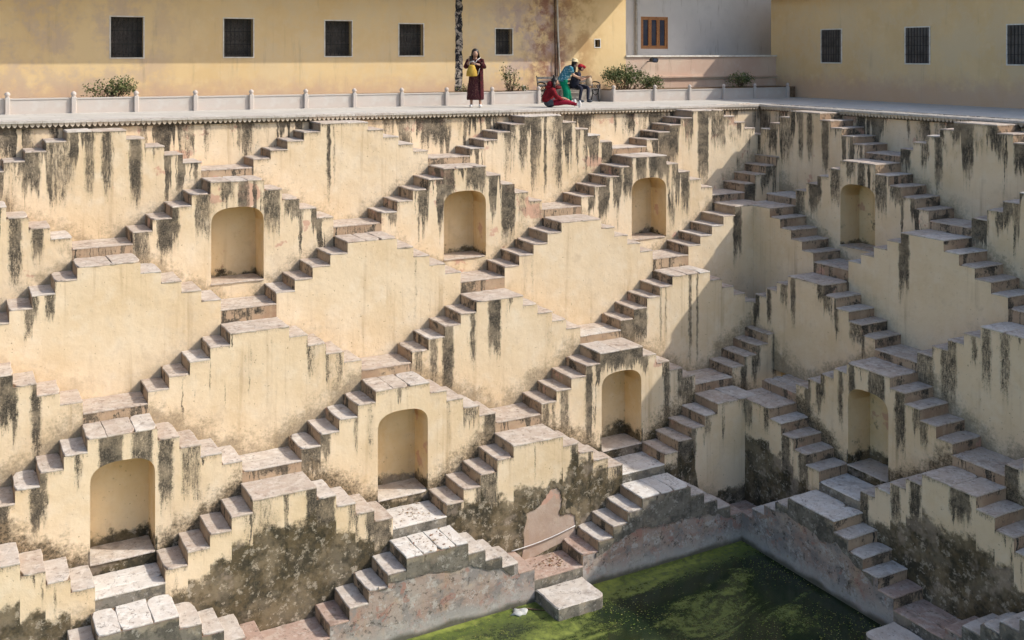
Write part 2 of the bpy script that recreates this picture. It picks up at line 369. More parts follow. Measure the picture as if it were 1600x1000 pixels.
GRIME = {1: 0.6, 2: 0.6, 3: 0.15, 4: 0.4, 5: 0.5, 6: 0.55, 7: 0.3, 8: 0.3}
LOWCOLS = ((0.40, 0.335, 0.29), (0.36, 0.235, 0.185), (0.47, 0.42, 0.37))
_pm = {}
FOOT = {1: 0.5, 2: 0.55, 3: 0.22, 4: 0.6, 5: 0.95, 6: 0.4}
def footp(k):
    return (ZK[k + 1] - zbot(k), WK[k + 1] / 2, SK[k + 1] / tk(k + 1), FOOT[k]) if k in FOOT else None
def body_material(k, h, side):
    key = (k, h) if (k, h) in STREAKS and not side else (k, 'any', (h // 2) % 2)
    if key in _pm: return _pm[key]
    sd = k * 1.7 + (h if key == (k, h) else (h // 2) % 2) * 0.63 + 5
    if k >= 7:
        m = plaster('lower_render_%d_%d' % (k, len(_pm)), (), None, 0.15, sd, cols=LOWCOLS, grime=0.25, dirt=0.25, rubble=True)
    elif key == (k, h):
        pk = {(2, 0): 0.6, (1, 1): 0.4, (1, 3): 0.5, (5, 1): 0.35, (2, 2): 0.2, (4, 2): 0.0}.get((k, h), 0.0)
        d = {(1, -1): 0.08, (3, -1): 0.02, (3, 1): 0.02, (4, 2): 0.05, (5, -1): 0.2, (6, 0): 0.2}.get((k, h), DENS[k])
        m = plaster('plaster_tier_%d_%d' % (k, len(_pm)), STREAKS[(k, h)], MOSS.get((k, h)), d, sd, pink=pk, grime=GRIME[k], foot=footp(k))
    else:
        rg = random.Random(k * 31 + (h // 2) % 2 * 7)
        ss = []; x = -2.4
        while x < 2.3 and len(ss) < 7:
            w = rg.uniform(0.12, 0.45)
            if rg.random() < DENS[k] * 1.9: ss.append((x, x + w, rg.uniform(0.6, 1), rg.uniform(0.4, 1.6)))
            x += w + rg.uniform(0.1, 0.5)
        mo = {6: [(-3, 0.5), (0, 0.9), (3, 0.4)], 5: [(-3, 1.4), (0, 2.4), (3, 1.3)]}.get(k)
        m = plaster('plaster_tier_%d_%d' % (k, len(_pm)), ss, mo, DENS[k] * 0.8, sd, pink=0.2 if k < 3 else 0, grime=GRIME[k], foot=footp(k))
    _pm[key] = m; return m

NICHE = {2: (0.63, -4.08, -2.285), 5: (0.62, -8.735, -6.775)}    # half width, floor, crown
CRUST = {-1: [(-1.35, -9.66), (-0.95, -9.63), (-0.6, -9.60), (-0.05, -9.66), (0.3, -9.74), (0.55, -9.72), (0.8, -9.69), (1.15, -9.84), (1.6, -10.0), (1.9, -10.2)],
         1: [(-2.05, -10.32), (-1.6, -10.10), (-1.05, -9.96), (-0.6, -9.93), (-0.1, -9.96), (0.4, -9.96), (0.95, -9.99), (1.4, -10.06), (1.8, -10.16), (2.2, -10.35)]}
M['crust'] = plaster('grey_weathered_crust_shade', (), [(-3, 0.0), (3, 0.0)], 0.5, 2.2, cols=((0.32, 0.28, 0.22), (0.22, 0.185, 0.13), (0.42, 0.37, 0.30)), grime=0.35, moss_cols=((0.10, 0.092, 0.078), (0.20, 0.18, 0.15), (0.36, 0.335, 0.295), (0.055, 0.052, 0.042)))  # weathered crust, toned down partly for the shade on the water slab's sides
M['pink_patch'] = plaster('pink_patch_plaster', (), None, 0.25, 3.2, cols=((0.50, 0.385, 0.31), (0.40, 0.275, 0.20), (0.57, 0.48, 0.41)), grime=0.0, dirt=0.44, pink=0.6)

def body_mesh(k, niche, mat):
    W, t, s = WK[k], tk(k), SK[k]; zb = zbot(k); w = YK[k] - YK[k - 1]; back = w + 0.1
    b = MB(); zp = ZK[k] - zb
    cols = []
    for i in range(4, 0, -1): cols.append((-W / 2 - i * t, -W / 2 - (i - 1) * t, zp - i * s - TH))
    cols.append((-W / 2, W / 2, zp - TH))
    for i in range(1, 5): cols.append((W / 2 + (i - 1) * t, W / 2 + i * t, zp - i * s - TH))
    def F(pts, top): b.face([(x, 0, z) for x, z in pts], [(x, top - z) for x, z in pts], 0)
    for ci, (x0, x1, top) in enumerate(cols):
        if ci == 4 and niche:
            nw, zf, zc = niche[0], niche[1] - zb, niche[2] - zb
            rise = 0.40; spr = zc - rise; e = 2.0 / 2.7
            arc = [(nw * math.sin(a) ** e if a > 0 else 0.0, spr + rise * max(0, math.cos(a)) ** e) for a in [j * math.pi / 2 / 9 for j in range(10)]]
            arc[-1] = (nw, spr)
            F([(x0, 0), (0, 0), (0, zf), (-nw, zf)] + [(-x, z) for x, z in arc[::-1]] + [(0, top), (x0, top)], top)
            F([(0, 0), (x1, 0), (x1, top), (0, top)] + arc + [(nw, zf), (0, zf)], top)
        else: F([(x0, 0), (x1, 0), (x1, top), (x0, top)], top)
        b.face([(x0, 0, top), (x1, 0, top), (x1, back, top), (x0, back, top)], None, 1)
    ext = [(cols[0][0], None, 0)] + cols + [(None, None, 0)]
    prev = 0.0
    for ci, (x0, x1, top) in enumerate(cols):          # riser faces on both flanks
        lo_l = cols[ci - 1][2] if ci > 0 else 0.0
        if lo_l < top:
            P = [(x0, back, lo_l), (x0, 0, lo_l), (x0, 0, top), (x0, back, top)]
            b.face(P, [(p[1] + ci * 1.7 + k, top - p[2]) for p in P], 1)
        lo_r = cols[ci + 1][2] if ci < 8 else 0.0
        if lo_r < top:
            P = [(x1, 0, lo_r), (x1, back, lo_r), (x1, back, top), (x1, 0, top)]
            b.face(P, [(p[1] + ci * 1.7 + k, top - p[2]) for p in P], 1)
    xa, xb = cols[0][0], cols[-1][1]
    if not niche:
        b.face([(xa, back, 0), (xb, back, 0), (xb, back, cols[0][2]), (xa, back, cols[0][2])], None, 1)
    me = b.mesh('front_wall', [mat, M['riser']], merge=False, normals=False)
    return me

def niche_mesh(k):
    nw, zf, zc = NICHE[k]; zb = zbot(k); zf -= zb; zc -= zb; dep = 0.76
    rise = 0.40; spr = zc - rise; e = 2.0 / 2.7
    arc = [(nw * math.sin(a) ** e if a > 0 else 0.0, spr + rise * max(0, math.cos(a)) ** e) for a in [j * math.pi / 2 / 9 for j in range(10)]]
    arc[-1] = (nw, spr)
    out = [(-nw, zf)] + [(-x, z) for x, z in arc[::-1]] + arc[1:] + [(nw, zf)]
    b = MB()
    for i in range(len(out) - 1):
        (x0, z0), (x1, z1) = out[i], out[i + 1]
        P = [(x0, 0.0, z0), (x0, dep, z0), (x1, dep, z1), (x1, 0.0, z1)]
        b.face(P, [(p[1] + 1.0, zc - p[2]) for p in P], 0, smooth=1 <= i < len(out) - 2)
    P = [(x, dep, z) for x, z in out]; b.face(P, [(p[0], zc - p[2]) for p in P], 0)
    return b.mesh('niche', [M['niche']], merge=True, normals=False)

_slabs = {}
def slab(kind, lx, ly, mat, var):
    key = (kind, round(lx, 3), round(ly, 3), mat.name, var)
    if key not in _slabs:
        rg = random.Random(hash((kind, round(lx, 3), round(ly, 3), var)) & 0xffff)
        rg = random.Random(int(lx * 1000) * 7 + int(ly * 1000) * 13 + var * 101)
        _slabs[key] = slab_mesh(kind, lx, ly, TH, mat, rg, nx=max(2, int(lx / 0.14)), ny=max(3, int(ly / 0.2)))
    return _slabs[key]

OV = 0.006
def staircase(k, h, loc, rz, label, side=False):
    "one double staircase: stepped front wall, treads, platform slabs, the landing behind it and the niche"
    rg = random.Random(k * 977 + h * 61 + (5000 if side else 0))
    zb = zbot(k); zp = ZK[k] - zb; W, t, s = WK[k], tk(k), SK[k]; w = YK[k] - YK[k - 1]
    root = empty('double_staircase', (loc[0], loc[1], zb + loc[2]), rz)
    tag(root, label, 'staircase', 'double staircases on the side wall' if side else 'double staircases of the stepwell')
    niche = NICHE.get(k) if k in NICHE else None
    if k == 8:
        me = None
    else:
        me = body_mesh(k, niche, body_material(k, h, side))
        fw = new_obj('front_wall', me, root)
    if niche:
        nm = new_obj('niche', niche_mesh(k), root)
        nf = new_obj('niche_floor', slab('niche_floor', 2 * niche[0], 0.80, M['stone_pale'] if k == 5 else M['stone_pink'], h % 3), nm, (-niche[0], -0.03, niche[1] - zb + 0.012))
    mat_t = M['stone_pink'] if k < 6 else (M['stone_pale'] if k == 7 else M['stone_pink'])
    if k == 8:      # the slab at the water's edge
        b = MB(); b.box(-W / 2 + .12, W / 2 - .12, 0.15, w, 0.2, zp - 0.15)
        b.build('foundation', M['crust'], root)
        n = 1; widths = [W]
        new_obj('platform_slab', slab_mesh('platform_slab', W, w - .02, 0.34, M['stone_pale'], rg, 9, 7, 0.014, 0.6, 0.022, M['crust']), root, (-W / 2, 0, zp))  # side faces darker: dirt, plus the left side's shade put into the colour
    else:
        n = rg.choice((1, 2, 2, 3)) + (1 if k == 7 else 0); cuts = [0.0] + sorted((i + rg.uniform(-0.22, 0.22)) / n for i in range(1, n)) + [1.0]
        full = W + 2 * OV
        for i in range(n):
            a, c = cuts[i] * full, cuts[i + 1] * full
            pm = M['stone_white'] if k == 7 else (M['stone_pale'] if rg.random() < (0.45 if k > 4 else 0.2) else mat_t)
            o = new_obj('platform_slab', slab_mesh('platform_slab', c - a - 0.006, w + OV, TH, pm, rg, max(2, int((c - a) / .13)), 5, 0.010, 0.35), root,
                        (-W / 2 - OV + a + 0.003, -OV, zp + rg.uniform(-0.004, 0.006)), (rg.uniform(-.006, .006), rg.uniform(-.006, .006), 0))
        for i in range(1, 5):
            for sgn in (-1, 1):
                x0 = (-W / 2 - i * t - OV) if sgn < 0 else (W / 2 + (i - 1) * t)
                pm = M['stone_pale'] if (k == 7 and rg.random() < .6) or rg.random() < 0.12 else mat_t
                if k == 7 and i == 4: pm = M['stone_rose']
                new_obj('tread', slab('tread', t + OV, w + OV, pm, rg.randrange(5)), root, (x0, -OV, zp - i * s), (rg.uniform(-.012, .012), rg.uniform(-.012, .012), rg.uniform(-.008, .008)))
    # landing of the tier above, one riser up behind this platform
    if k > 1:
        zl = ZK[k - 1] - 5 * SK[k - 1] - zb; wb = YK[k - 1] - YK[k - 2]
        b = MB(); P0 = zp - 0.6
        for q in ([(-WL / 2, w, P0), (WL / 2, w, P0), (WL / 2, w, zl - TH), (-WL / 2, w, zl - TH)],
                  [(-WL / 2, w, zl - TH), (WL / 2, w, zl - TH), (WL / 2, w + wb + .1, zl - TH), (-WL / 2, w + wb + .1, zl - TH)]):
            b.face(q, [(p[0] + k, zl - p[2]) for p in q])
        b.build('landing_riser', [M['riser'] if k < 7 else M['crust']], root)
        n = rg.choice((1, 2, 2, 3)); ly = (wb + OV) / n
        for i in range(n):
            pm = M['stone_rose'] if k == 8 else (M['stone_white'] if k == 7 else (M['stone_pale'] if rg.random() < .25 else M['stone_pink']))
            new_obj('landing_slab', slab('landing_slab', WL - 0.004, ly - 0.006, pm, rg.randrange(4)), root, (-WL / 2 + 0.002, w - OV + i * ly, zl + rg.uniform(-.004, .004)))
    if k == 7:      # crust of older plaster left standing proud above the bare render
        line = CRUST.get(h) if not side else None
        if line is None: line = [(x, z + rg.uniform(-.05, .05)) for x, z in CRUST[rg.choice((-1, 1))]]
        fine = []
        for (xa, za), (xb, zb_) in zip(line[:-1], line[1:]):
            m = max(1, int((xb - xa) / 0.045))
            for j in range(m):
                f = j / m; fine.append((xa + (xb - xa) * f, za + (zb_ - za) * f + rg.uniform(-.015, .015) + .075 * mnoise.noise(Vector(((xa + (xb - xa) * f) * 4.5, h * 3.3, 1.7)))))
        def top(x):
            ax = abs(x) - W / 2
            return ZK[7] - TH - 0.002 if ax <= 0 else ZK[7] - s * (int(ax / t) + 1) - TH - 0.002
        b = MB(); th = 0.03
        brk = sorted([sg * (W / 2 + i * t) for i in range(0, 5) for sg in (-1, 1)])
        xs = sorted(set([round(p[0], 4) for p in fine] + [round(q, 4) for q in brk if line[0][0] < q < line[-1][0]]))
        def low(x):
            for (xa, za), (xb, zb_) in zip(fine[:-1], fine[1:]):
                if xa <= x <= xb: return za + (zb_ - za) * (x - xa) / max(1e-6, xb - xa)
            return fine[-1][1] if x > fine[-1][0] else fine[0][1]
        for xa, xb in zip(xs[:-1], xs[1:]):
            T = top((xa + xb) / 2); la, lb = min(low(xa), T - .01), min(low(xb), T - .01)
            P = [(xa, -th * .8, la - zb), (xb, -th * .8, lb - zb), (xb, -th, T - zb), (xa, -th, T - zb)]
            b.face(P, [(p[0], T - zb - p[2]) for p in P])
            b.face([(xa, 0.01, la - zb - .012), (xb, 0.01, lb - zb - .012), (xb, -th * .8, lb - zb), (xa, -th * .8, la - zb)])
            for xe in (xa, xb):
                if any(abs(xe - q) < 1e-3 for q in brk) or xe in (xs[0], xs[-1]):
                    b.face([(xe, -th, T - zb), (xe, 0.01, T - zb), (xe, 0.01, low(xe) - zb), (xe, -th, low(xe) - zb)])
        b.build('plaster_crust', [M['crust']], root)
    return root

ORD = ['', 'topmost', 'second', 'third', 'fourth', 'fifth', 'sixth', 'seventh', 'eighth']
NTH = ['first', 'second', 'third', 'fourth', 'fifth', 'sixth', 'seventh', 'eighth']
LOOK = {1: 'black-streaked cream', 2: 'stained cream niche-bearing', 3: 'clean cream', 4: 'cream, dark-streaked', 5: 'ochre niche-bearing', 6: 'mossy-footed ochre', 7: 'grey crusted pink', 8: 'low slab-topped'}
FRONT = {}
NAMED = {
(1, -1): 'cream staircase with one thin dark streak, topmost tier, below and left of the standing person',
(1, 1): 'heavily black-streaked staircase in the topmost tier, right below the people at the bench',
(1, 3): 'dark-streaked staircase in the topmost tier, right of the one below the bench',
(2, 0): 'arched-niche staircase of the upper niche row, below the standing person in maroon',
(2, 2): 'black-streaked arched-niche staircase of the upper niche row, below the big bush',
(3, -1): 'broad clean cream staircase at lower left of the niche below the standing person',
(3, 1): 'broad clean cream staircase in the middle, between the two central upper niches',
(3, 3): 'clean cream staircase in half shadow, at lower right of the niche below the bush',
(4, -2): 'dark-edged cream staircase in the fourth tier, left of the lit lower niche',
(4, 0): 'cream staircase with bold dark streaks in the picture\'s middle, fourth tier',
(4, 2): 'clean-faced cream staircase crossed by the diagonal shadow edge, fourth tier',
(5, -1): 'ochre staircase with the lit lower arched niche, left of the pink patch',
(5, 1): 'black-topped staircase with a lower arched niche beside the diagonal shadow',
(6, -2): 'dark mossy-footed staircase at lower left of the lit lower niche',
(6, 0): 'mossy-footed staircase with a smooth pink plaster patch low on its front',
(6, 2): 'shaded cream staircase climbing right from the lower niche at the shadow edge',
(7, -1): 'lowest pink-grey staircase with crusted top, left of the slab at the water',
(7, 1): 'lowest grey crusted staircase half in shadow, right of the slab at the water',
(8, -2): 'rose landing and half-sunk slab at the bottom left between the two lowest staircases',
(8, 2): 'dark landing in the water-side corner between facing and right side walls',
(8, 0): 'low worn stone slab step lying at the edge of the green water'}
for k in range(1, 9):
    hs = [h for h in range(-6, 5) if (h + k) % 2 == 0]
    if k == 8: hs = [-2, 0, 2]
    if k == 4: hs = [h for h in hs if h < 4]
    if k == 7: hs = [h for h in hs if h < 3]
    if k in (5, 6): hs = [h for h in hs if h < 4]
    # the leftmost ones the frame shows
    lim = {1: -5, 2: -4, 3: -5, 4: -4, 5: -5, 6: -4, 7: -5, 8: -2}[k]
    hs = [h for h in hs if h >= lim]
    for i, h in enumerate([h for h in hs if h > -5] + [h for h in hs if h == -5]):
        lab = '%s double staircase facing, %s tier down, past the left picture edge' % (LOOK[k], ORD[k]) if h == -5 else '%s double staircase on the facing wall, %s tier down, %s from the left' % (LOOK[k], ORD[k], NTH[i])
        lab = NAMED.get((k, h), lab)
        FRONT[(k, h)] = staircase(k, h, (h * H, -YK[k], 0), 0, lab)
# right-hand side wall: same lattice, turned a quarter and a few millimetres lower
for k in range(1, 9):
    js = [j for j in range(0, 7) if (j + k) % 2 == 0 and j * H > YK[k] - 0.6 and j * H < 17.5]
    for i, j in enumerate(js):
        if (k == 8 and j > 4) or (k in (1, 3) and i > 1): continue
        lab = 'shaded %s double staircase on the right side wall, %s tier down, %s from the corner' % (LOOK[k].split()[0].strip(','), ORD[k], NTH[i])
        staircase(k, 20 + j, (XR - YK[k] , -j * H, -0.006), R(-90), lab, side=True)

# ------------------------------------------------------------------ top wall of the well, terrace, water
BASEST = [(-1.93, -1.74, 0.5, 0.57), (-1.55, -1.07, 0.8, 0.62), (-1.01, -0.78, 0.7, 0.63), (-0.39, 0.21, 0.85, 0.93), (0.92, 1.13, 0.6, 0.5), (4.75, 6.05, 0.6, 0.6), (6.22, 6.88, 1, 0.9)]
M['topwall'] = plaster('top_wall_plaster', BASEST, None, 0.85, 6.6, span=13.0, pink=0.55, grime=0.5)
def top_wall(name, x0, x1, loc, rz, label):
    b = MB(); zt0 = -0.33
    P = [(x0, 0, -1.75), (x1, 0, -1.75), (x1, 0, zt0), (x0, 0, zt0)]
    b.face(P, [(p[0], zt0 - p[2]) for p in P])
    b.face([(x0, 0.5, -1.75), (x1, 0.5, -1.75), (x1, 0.5, zt0), (x0, 0.5, zt0)][::-1])
    o = b.build(name, [M['topwall']], None, loc=loc, rot=(0, 0, rz)); return tag(o, label, 'wall')
top_wall('well_wall', -19, XR, (0, 0, 0), 0, 'streaked plaster wall strip under the scalloped edge of the sunlit terrace')
top_wall('well_wall', 0, 20, (XR, 0, -0.004), R(-90), 'shaded plaster wall strip under the terrace edge on the right side')

n = NT('terrace_stone'); o = n.obj()
jn = n.t.nodes.new('ShaderNodeTexBrick'); n.put(jn.inputs['Vector'], o); jn.inputs['Scale'].default_value = 1.0
jn.inputs['Mortar Size'].default_value = 0.006; jn.inputs['Brick Width'].default_value = 1.3; jn.inputs['Row Height'].default_value = 0.8
c = n.mix(n.map(n.noise(o, 0.9, 5, 0.65), 0.35, 0.65), (0.54, 0.515, 0.47), (0.48, 0.455, 0.41))
c = n.mix(n.map(n.noise(o, 6, 5, 0.7), 0.55, 0.75, 0, .6), c, (0.34, 0.31, 0.27))
c = n.mix(n.mul(jn.outputs['Fac'], 0.5), c, (0.25, 0.21, 0.17)); n.bump(n.noise(o, 8, 4), 0.2, 0.01)
M['terrace'] = n.done(c, 0.8, 0.25)
M['lip'] = stone('terrace_edge_stone', (0.54, 0.50, 0.45), (0.48, 0.44, 0.39), (0.60, 0.57, 0.52), (0.25, 0.2, 0.16), 0.15)
M['frieze'] = plaster('frieze_plaster', (), None, 0.3, 1.0, cols=((0.62, 0.54, 0.43), (0.52, 0.43, 0.32), (0.68, 0.61, 0.51)), grime=0.0, dirt=0.2)
M['frieze_bed'] = plaster('dark_frieze_bed', (), None, 0.9, 1.5, cols=((0.16, 0.13, 0.10), (0.10, 0.085, 0.06), (0.22, 0.17, 0.12)), grime=0.4, dirt=0.5)  # bed much darker than the pendants in front of it
b = MB()
P = [(-19, -0.05, zt(-19)), (XR + .05, -0.05, zt(XR)), (XR + .05, 9, zt(XR)), (-19, 9, zt(-19))]; b.face(P)
b.face([(XR + .05, -25, zt(13)), (40, -25, zt(13)), (40, 9, zt(13)), (XR + .05, 9, zt(XR))])
terrace = tag(b.build('terrace', [M['terrace']]), kind='structure')
def lip(x0, x1, loc, rz, zf):
    b = MB(); y0, y1, th = -0.15, -0.02, 0.055
    m = int((x1 - x0) / 1.1)
    for i in range(m):
        a, c = x0 + (x1 - x0) * i / m, x0 + (x1 - x0) * (i + 1) / m - 0.006
        za, zc = zf(a), zf(c); j = random.uniform(-.004, .004)
        e = MB(); V = [(a, y0 + j, za - th), (c, y0 + j, zc - th), (c, y1 + .4, zc - th), (a, y1 + .4, za - th), (a, y0 + j, za + .004), (c, y0 + j, zc + .004), (c, y1 + .4, zc + .004), (a, y1 + .4, za + .004)]
        for q in ((0, 1, 5, 4), (1, 2, 6, 5), (2, 3, 7, 6), (3, 0, 4, 7), (4, 5, 6, 7), (3, 2, 1, 0)): e.face([V[i] for i in q])
        e.build('edge_stone', [M['lip']], terrace, loc=loc, rot=(0, 0, rz))
    # scalloped frieze of little pendants under the edge
    bed = MB(); fr = MB(); p = 0.125; x = x0
    while x < x1 - p:
        zc = zf(x) - th
        fr.prism([(x + .008, zc + .002), (x + p - .008, zc + .002), (x + p - .006, zc - .03), (x + p - .018, zc - .06), (x + p * .68, zc - .085), (x + p * .5, zc - .105), (x + p * .32, zc - .085), (x + .018, zc - .06), (x + .006, zc - .03)], -0.115, -0.05)
        x += p
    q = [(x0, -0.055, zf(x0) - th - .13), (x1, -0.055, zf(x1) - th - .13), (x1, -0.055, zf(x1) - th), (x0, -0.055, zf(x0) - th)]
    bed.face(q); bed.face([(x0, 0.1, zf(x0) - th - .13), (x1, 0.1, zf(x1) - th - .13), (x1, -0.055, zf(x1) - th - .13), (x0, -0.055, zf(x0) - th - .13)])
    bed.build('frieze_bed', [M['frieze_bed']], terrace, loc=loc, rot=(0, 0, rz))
    tag(fr.build('scallop_frieze', [M['frieze']], terrace, loc=loc, rot=(0, 0, rz)), kind='stuff')
lip(-18, XR - 0.155, (0, 0, 0), 0, zt)
lip(0.16, 19, (XR, 0, 0), R(-90), lambda x: zt(XR))

n = NT('algae_water'); o = n.obj(); s3 = n.sep(o)
warp = n.noise(n.comb(n.mul(s3[0], 0.22), n.mul(s3[1], 0.4), 0.0), 1.0, 2, 0.5)
band = n.noise(n.comb(n.mul(n.add(s3[0], n.mul(warp, 4)), 0.30), n.mul(n.add(s3[1], n.mul(warp, 2.6)), 1.25), 0), 1.0, 4, 0.52, 0.4)
big = n.noise(o, 0.40, 3, 0.6); grain = n.noise(o, 34, 4, 0.8); clot = n.noise(o, 6.5, 4, 0.7)
scum_shade = n.map(n.add(n.add(band, n.mul(n.add(big, -0.5), 0.6)), n.add(n.mul(n.add(grain, -0.5), 0.30), n.add(n.mul(n.add(clot, -0.5), 0.28), n.map(s3[0], 4.0, -1.5, -0.16, 0.07, 'LINEAR')))), 0.38, 0.62)  # algae film thins rightward, also darkening the shaded water by colour
edge = n.map(n.add(s3[1], n.mul(big, 0.9)), -7.35, -6.6)
scum_shade = n.mx(scum_shade, n.mul(edge, n.map(clot, 0.35, 0.55, 0.4, 0.95)))
gr = n.mix(n.map(n.add(band, n.mul(n.add(clot, -0.5), 0.4)), 0.42, 0.66), (0.105, 0.145, 0.024), (0.27, 0.31, 0.06))
gr = n.mix(n.map(grain, 0.5, 0.68, 0, .6), gr, (0.27, 0.29, 0.075))
ln = n.m2('ABSOLUTE', n.m2('SINE', n.mul(n.add(band, n.mul(clot, 0.03)), 70.0)))
ln = n.mul(n.map(ln, 0.0, 0.35, 1, 0), n.map(big, 0.42, 0.6))
gr = n.mix(n.mul(ln, 0.55), gr, (0.36, 0.40, 0.10))
wc = n.mix(n.mul(scum_shade, 0.95), (0.012, 0.024, 0.010), gr)
wc = n.mix(n.mul(ln, 0.16), wc, (0.20, 0.25, 0.06))
n.bump(n.add(n.mul(grain, 0.2), n.mul(clot, 0.2)), 0.10, 0.01)
M['water'] = n.done(wc, n.map(scum_shade, 0, 1, 0.12, 0.6, 'LINEAR'), 0.5)
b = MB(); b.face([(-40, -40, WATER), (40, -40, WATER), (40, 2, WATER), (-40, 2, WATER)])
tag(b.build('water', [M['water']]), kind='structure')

# smooth pink repair on the sixth-tier staircase, held by its wall
pk = [(-0.41, -9.79), (-0.34, -9.36), (-0.12, -9.30), (0.06, -9.23), (0.20, -9.05), (0.36, -8.91), (0.5, -8.94), (0.60, -9.06), (0.63, -9.2), (0.60, -9.38), (0.57, -9.52), (0.62, -9.60), (0.68, -9.60), (0.80, -9.58), (0.95, -9.65), (1.02, -9.8), (1.0, -10.2), (-0.44, -10.45)]
fine = []
for i, (x, z) in enumerate(pk):
    x2, z2 = pk[(i + 1) % len(pk)]
    for j in range(4):
        fine.append((x + (x2 - x) * j / 4 + random.uniform(-.024, .024), z + (z2 - z) * j / 4 + random.uniform(-.024, .024)))
b = MB(); b.prism([(x, z - zbot(6)) for x, z in fine], -0.012, 0.01)
o = b.build('plaster_patch', [M['pink_patch']], FRONT[(6, 0)]); o['label'] = 'smooth pink plaster patch with a rounded lobed outline'

cxp, czp = sum(p[0] for p in fine) / len(fine), sum(p[1] for p in fine) / len(fine)
b = MB(); nf = len(fine); inn = []; mid_ = []; out_ = []
for i, (x, z) in enumerate(fine):
    (xa, za), (xb, zb_) = fine[i - 3], fine[(i + 3) % nf]; tx, tz = xb - xa, zb_ - za; L = math.hypot(tx, tz) or 1; nx_, nz_ = tz / L, -tx / L
    if nx_ * (x - cxp) + nz_ * (z - czp) < 0 and False: nx_, nz_ = -nx_, -nz_
    inn.append((x, z)); w1 = random.uniform(.015, .04); w2 = random.uniform(.09, .2); mid_.append((x - nx_ * w1, z - nz_ * w1)); out_.append((x - nx_ * w2, z - nz_ * w2))
zb6 = zbot(6)
for i in range(nf):
    k_ = (i + 1) % nf
    if inn[i][1] < -10.0: continue
    for A, B, ya, yb_ in ((inn, mid_, -0.030, -0.034), (mid_, out_, -0.034, 0.004)):
        P = [(A[i][0], ya, A[i][1] - zb6), (A[k_][0], ya, A[k_][1] - zb6), (B[k_][0], yb_, B[k_][1] - zb6), (B[i][0], yb_, B[i][1] - zb6)]
        b.face(P, [(p[0], 2.2) for p in P])
    b.face([(inn[i][0], -.030, inn[i][1] - zb6), (inn[k_][0], -.030, inn[k_][1] - zb6), (inn[k_][0], 0.0, inn[k_][1] - zb6), (inn[i][0], 0.0, inn[i][1] - zb6)], [(0, 2.2)] * 4)
b.build('broken_plaster_rim', [body_material(6, 0, False)], FRONT[(6, 0)])

# ------------------------------------------------------------------ yellow building behind the terrace
def house_plaster(name, a, b, c3, patch=None, seed=0.0, stain=0.4, streak=0.3):
    n = NT(name); o = n.obj(); s3 = n.sep(o)
    lo = n.noise(o, 0.55, 5, 0.6); mid = n.noise(o, 2.6, 5, 0.65); fi = n.noise(o, 30, 3, 0.7)
    c = n.mix(n.map(lo, 0.35, 0.65), a, b); c = n.mix(n.map(mid, 0.5, 0.75, 0, 0.5), c, c3)
    if patch:
        for (px, pw, col, amt, sc_) in patch:
            m = n.map(n.m2('ABSOLUTE', n.add(n.add(s3[0], -px), n.mul(n.add(n.noise(o, 1.3, 4), -0.5), 1.6))), pw, pw * 0.35)
            m = n.mul(m, n.map(n.noise(o, sc_, 6, 0.72), 0.42, 0.60)); c = n.mix(n.mul(m, amt), c, col)
    st = n.noise(n.comb(n.mul(n.add(s3[0], s3[1]), 3.2), n.mul(s3[2], 0.35), seed), 1.0, 5, 0.7)
    c = n.mix(n.map(st, 0.56, 0.76, 0, streak), c, (0.16, 0.12, 0.085))
    low = n.mul(n.map(n.add(s3[2], n.mul(n.add(mid, -0.5), 1.2)), 0.75, 0.0), stain)
    c = n.mix(low, c, (0.56, 0.36, 0.27))
    c = n.mix(n.map(fi, 0.6, 0.8, 0, .25), c, (0.3, 0.22, 0.14))
    n.bump(n.add(n.mul(n.noise(o, 1.8, 3), 0.8), n.mul(fi, 0.15)), 0.35, 0.02)
    return n.done(c, 0.93, 0.15)
M['yellow'] = house_plaster('yellow_lime_wash', (0.76, 0.565, 0.305), (0.71, 0.51, 0.26), (0.78, 0.61, 0.37),
    [(6.0, 2.1, (0.47, 0.34, 0.31), 0.95, 1.2), (7.7, 1.5, (0.42, 0.24, 0.10), 0.75, 1.0), (6.7, 1.3, (0.30, 0.15, 0.10), 0.9, 1.7), (4.4, 1.2, (0.62, 0.48, 0.34), 0.6, 2.0), (0.5, 9.0, (0.70, 0.56, 0.36), 0.5, 0.8), (-9, 4, (0.55, 0.42, 0.33), 0.6, 1.1)], 1.0, 0.6, 0.22)
M['grey_render'] = house_plaster('grey_cement_render', (0.56, 0.535, 0.51), (0.61, 0.585, 0.56), (0.50, 0.485, 0.47), None, 2.0, 0.0, 0.6)
M['pinkwall'] = house_plaster('pink_limewash', (0.62, 0.49, 0.38), (0.58, 0.41, 0.31), (0.66, 0.56, 0.46), None, 3.0, 0.2, 0.75)
M['white_trim'] = flat('white_window_trim', (0.74, 0.70, 0.62), (0.62, 0.56, 0.47), 6)
M['iron'] = flat('black_wrought_iron', (0.012, 0.012, 0.013), (0.03, 0.025, 0.02), 20, 0.5, 0.4)
M['void'] = flat('dark_room', (0.13, 0.115, 0.10), (0.09, 0.08, 0.07), 3, 0.9, 0.1)
M['wood'] = flat('varnished_orange_wood', (0.36, 0.165, 0.06), (0.27, 0.115, 0.04), 14, 0.5, 0.35, 0.2)
M['glass'] = flat('window_glass', (0.03, 0.04, 0.07), (0.05, 0.06, 0.09), 2, 0.08, 0.6)
M['pipe'] = flat('grey_plastic_pipe', (0.42, 0.41, 0.39), (0.33, 0.31, 0.28), 6, 0.6)
M['pipe_pale'] = flat('pale_plastic_pipe', (0.60, 0.55, 0.46), (0.48, 0.40, 0.30), 5, 0.6)
M['planter'] = house_plaster('planter_whitewash', (0.53, 0.51, 0.475), (0.47, 0.45, 0.41), (0.58, 0.56, 0.52), None, 4.0, 0.25, 0.35)
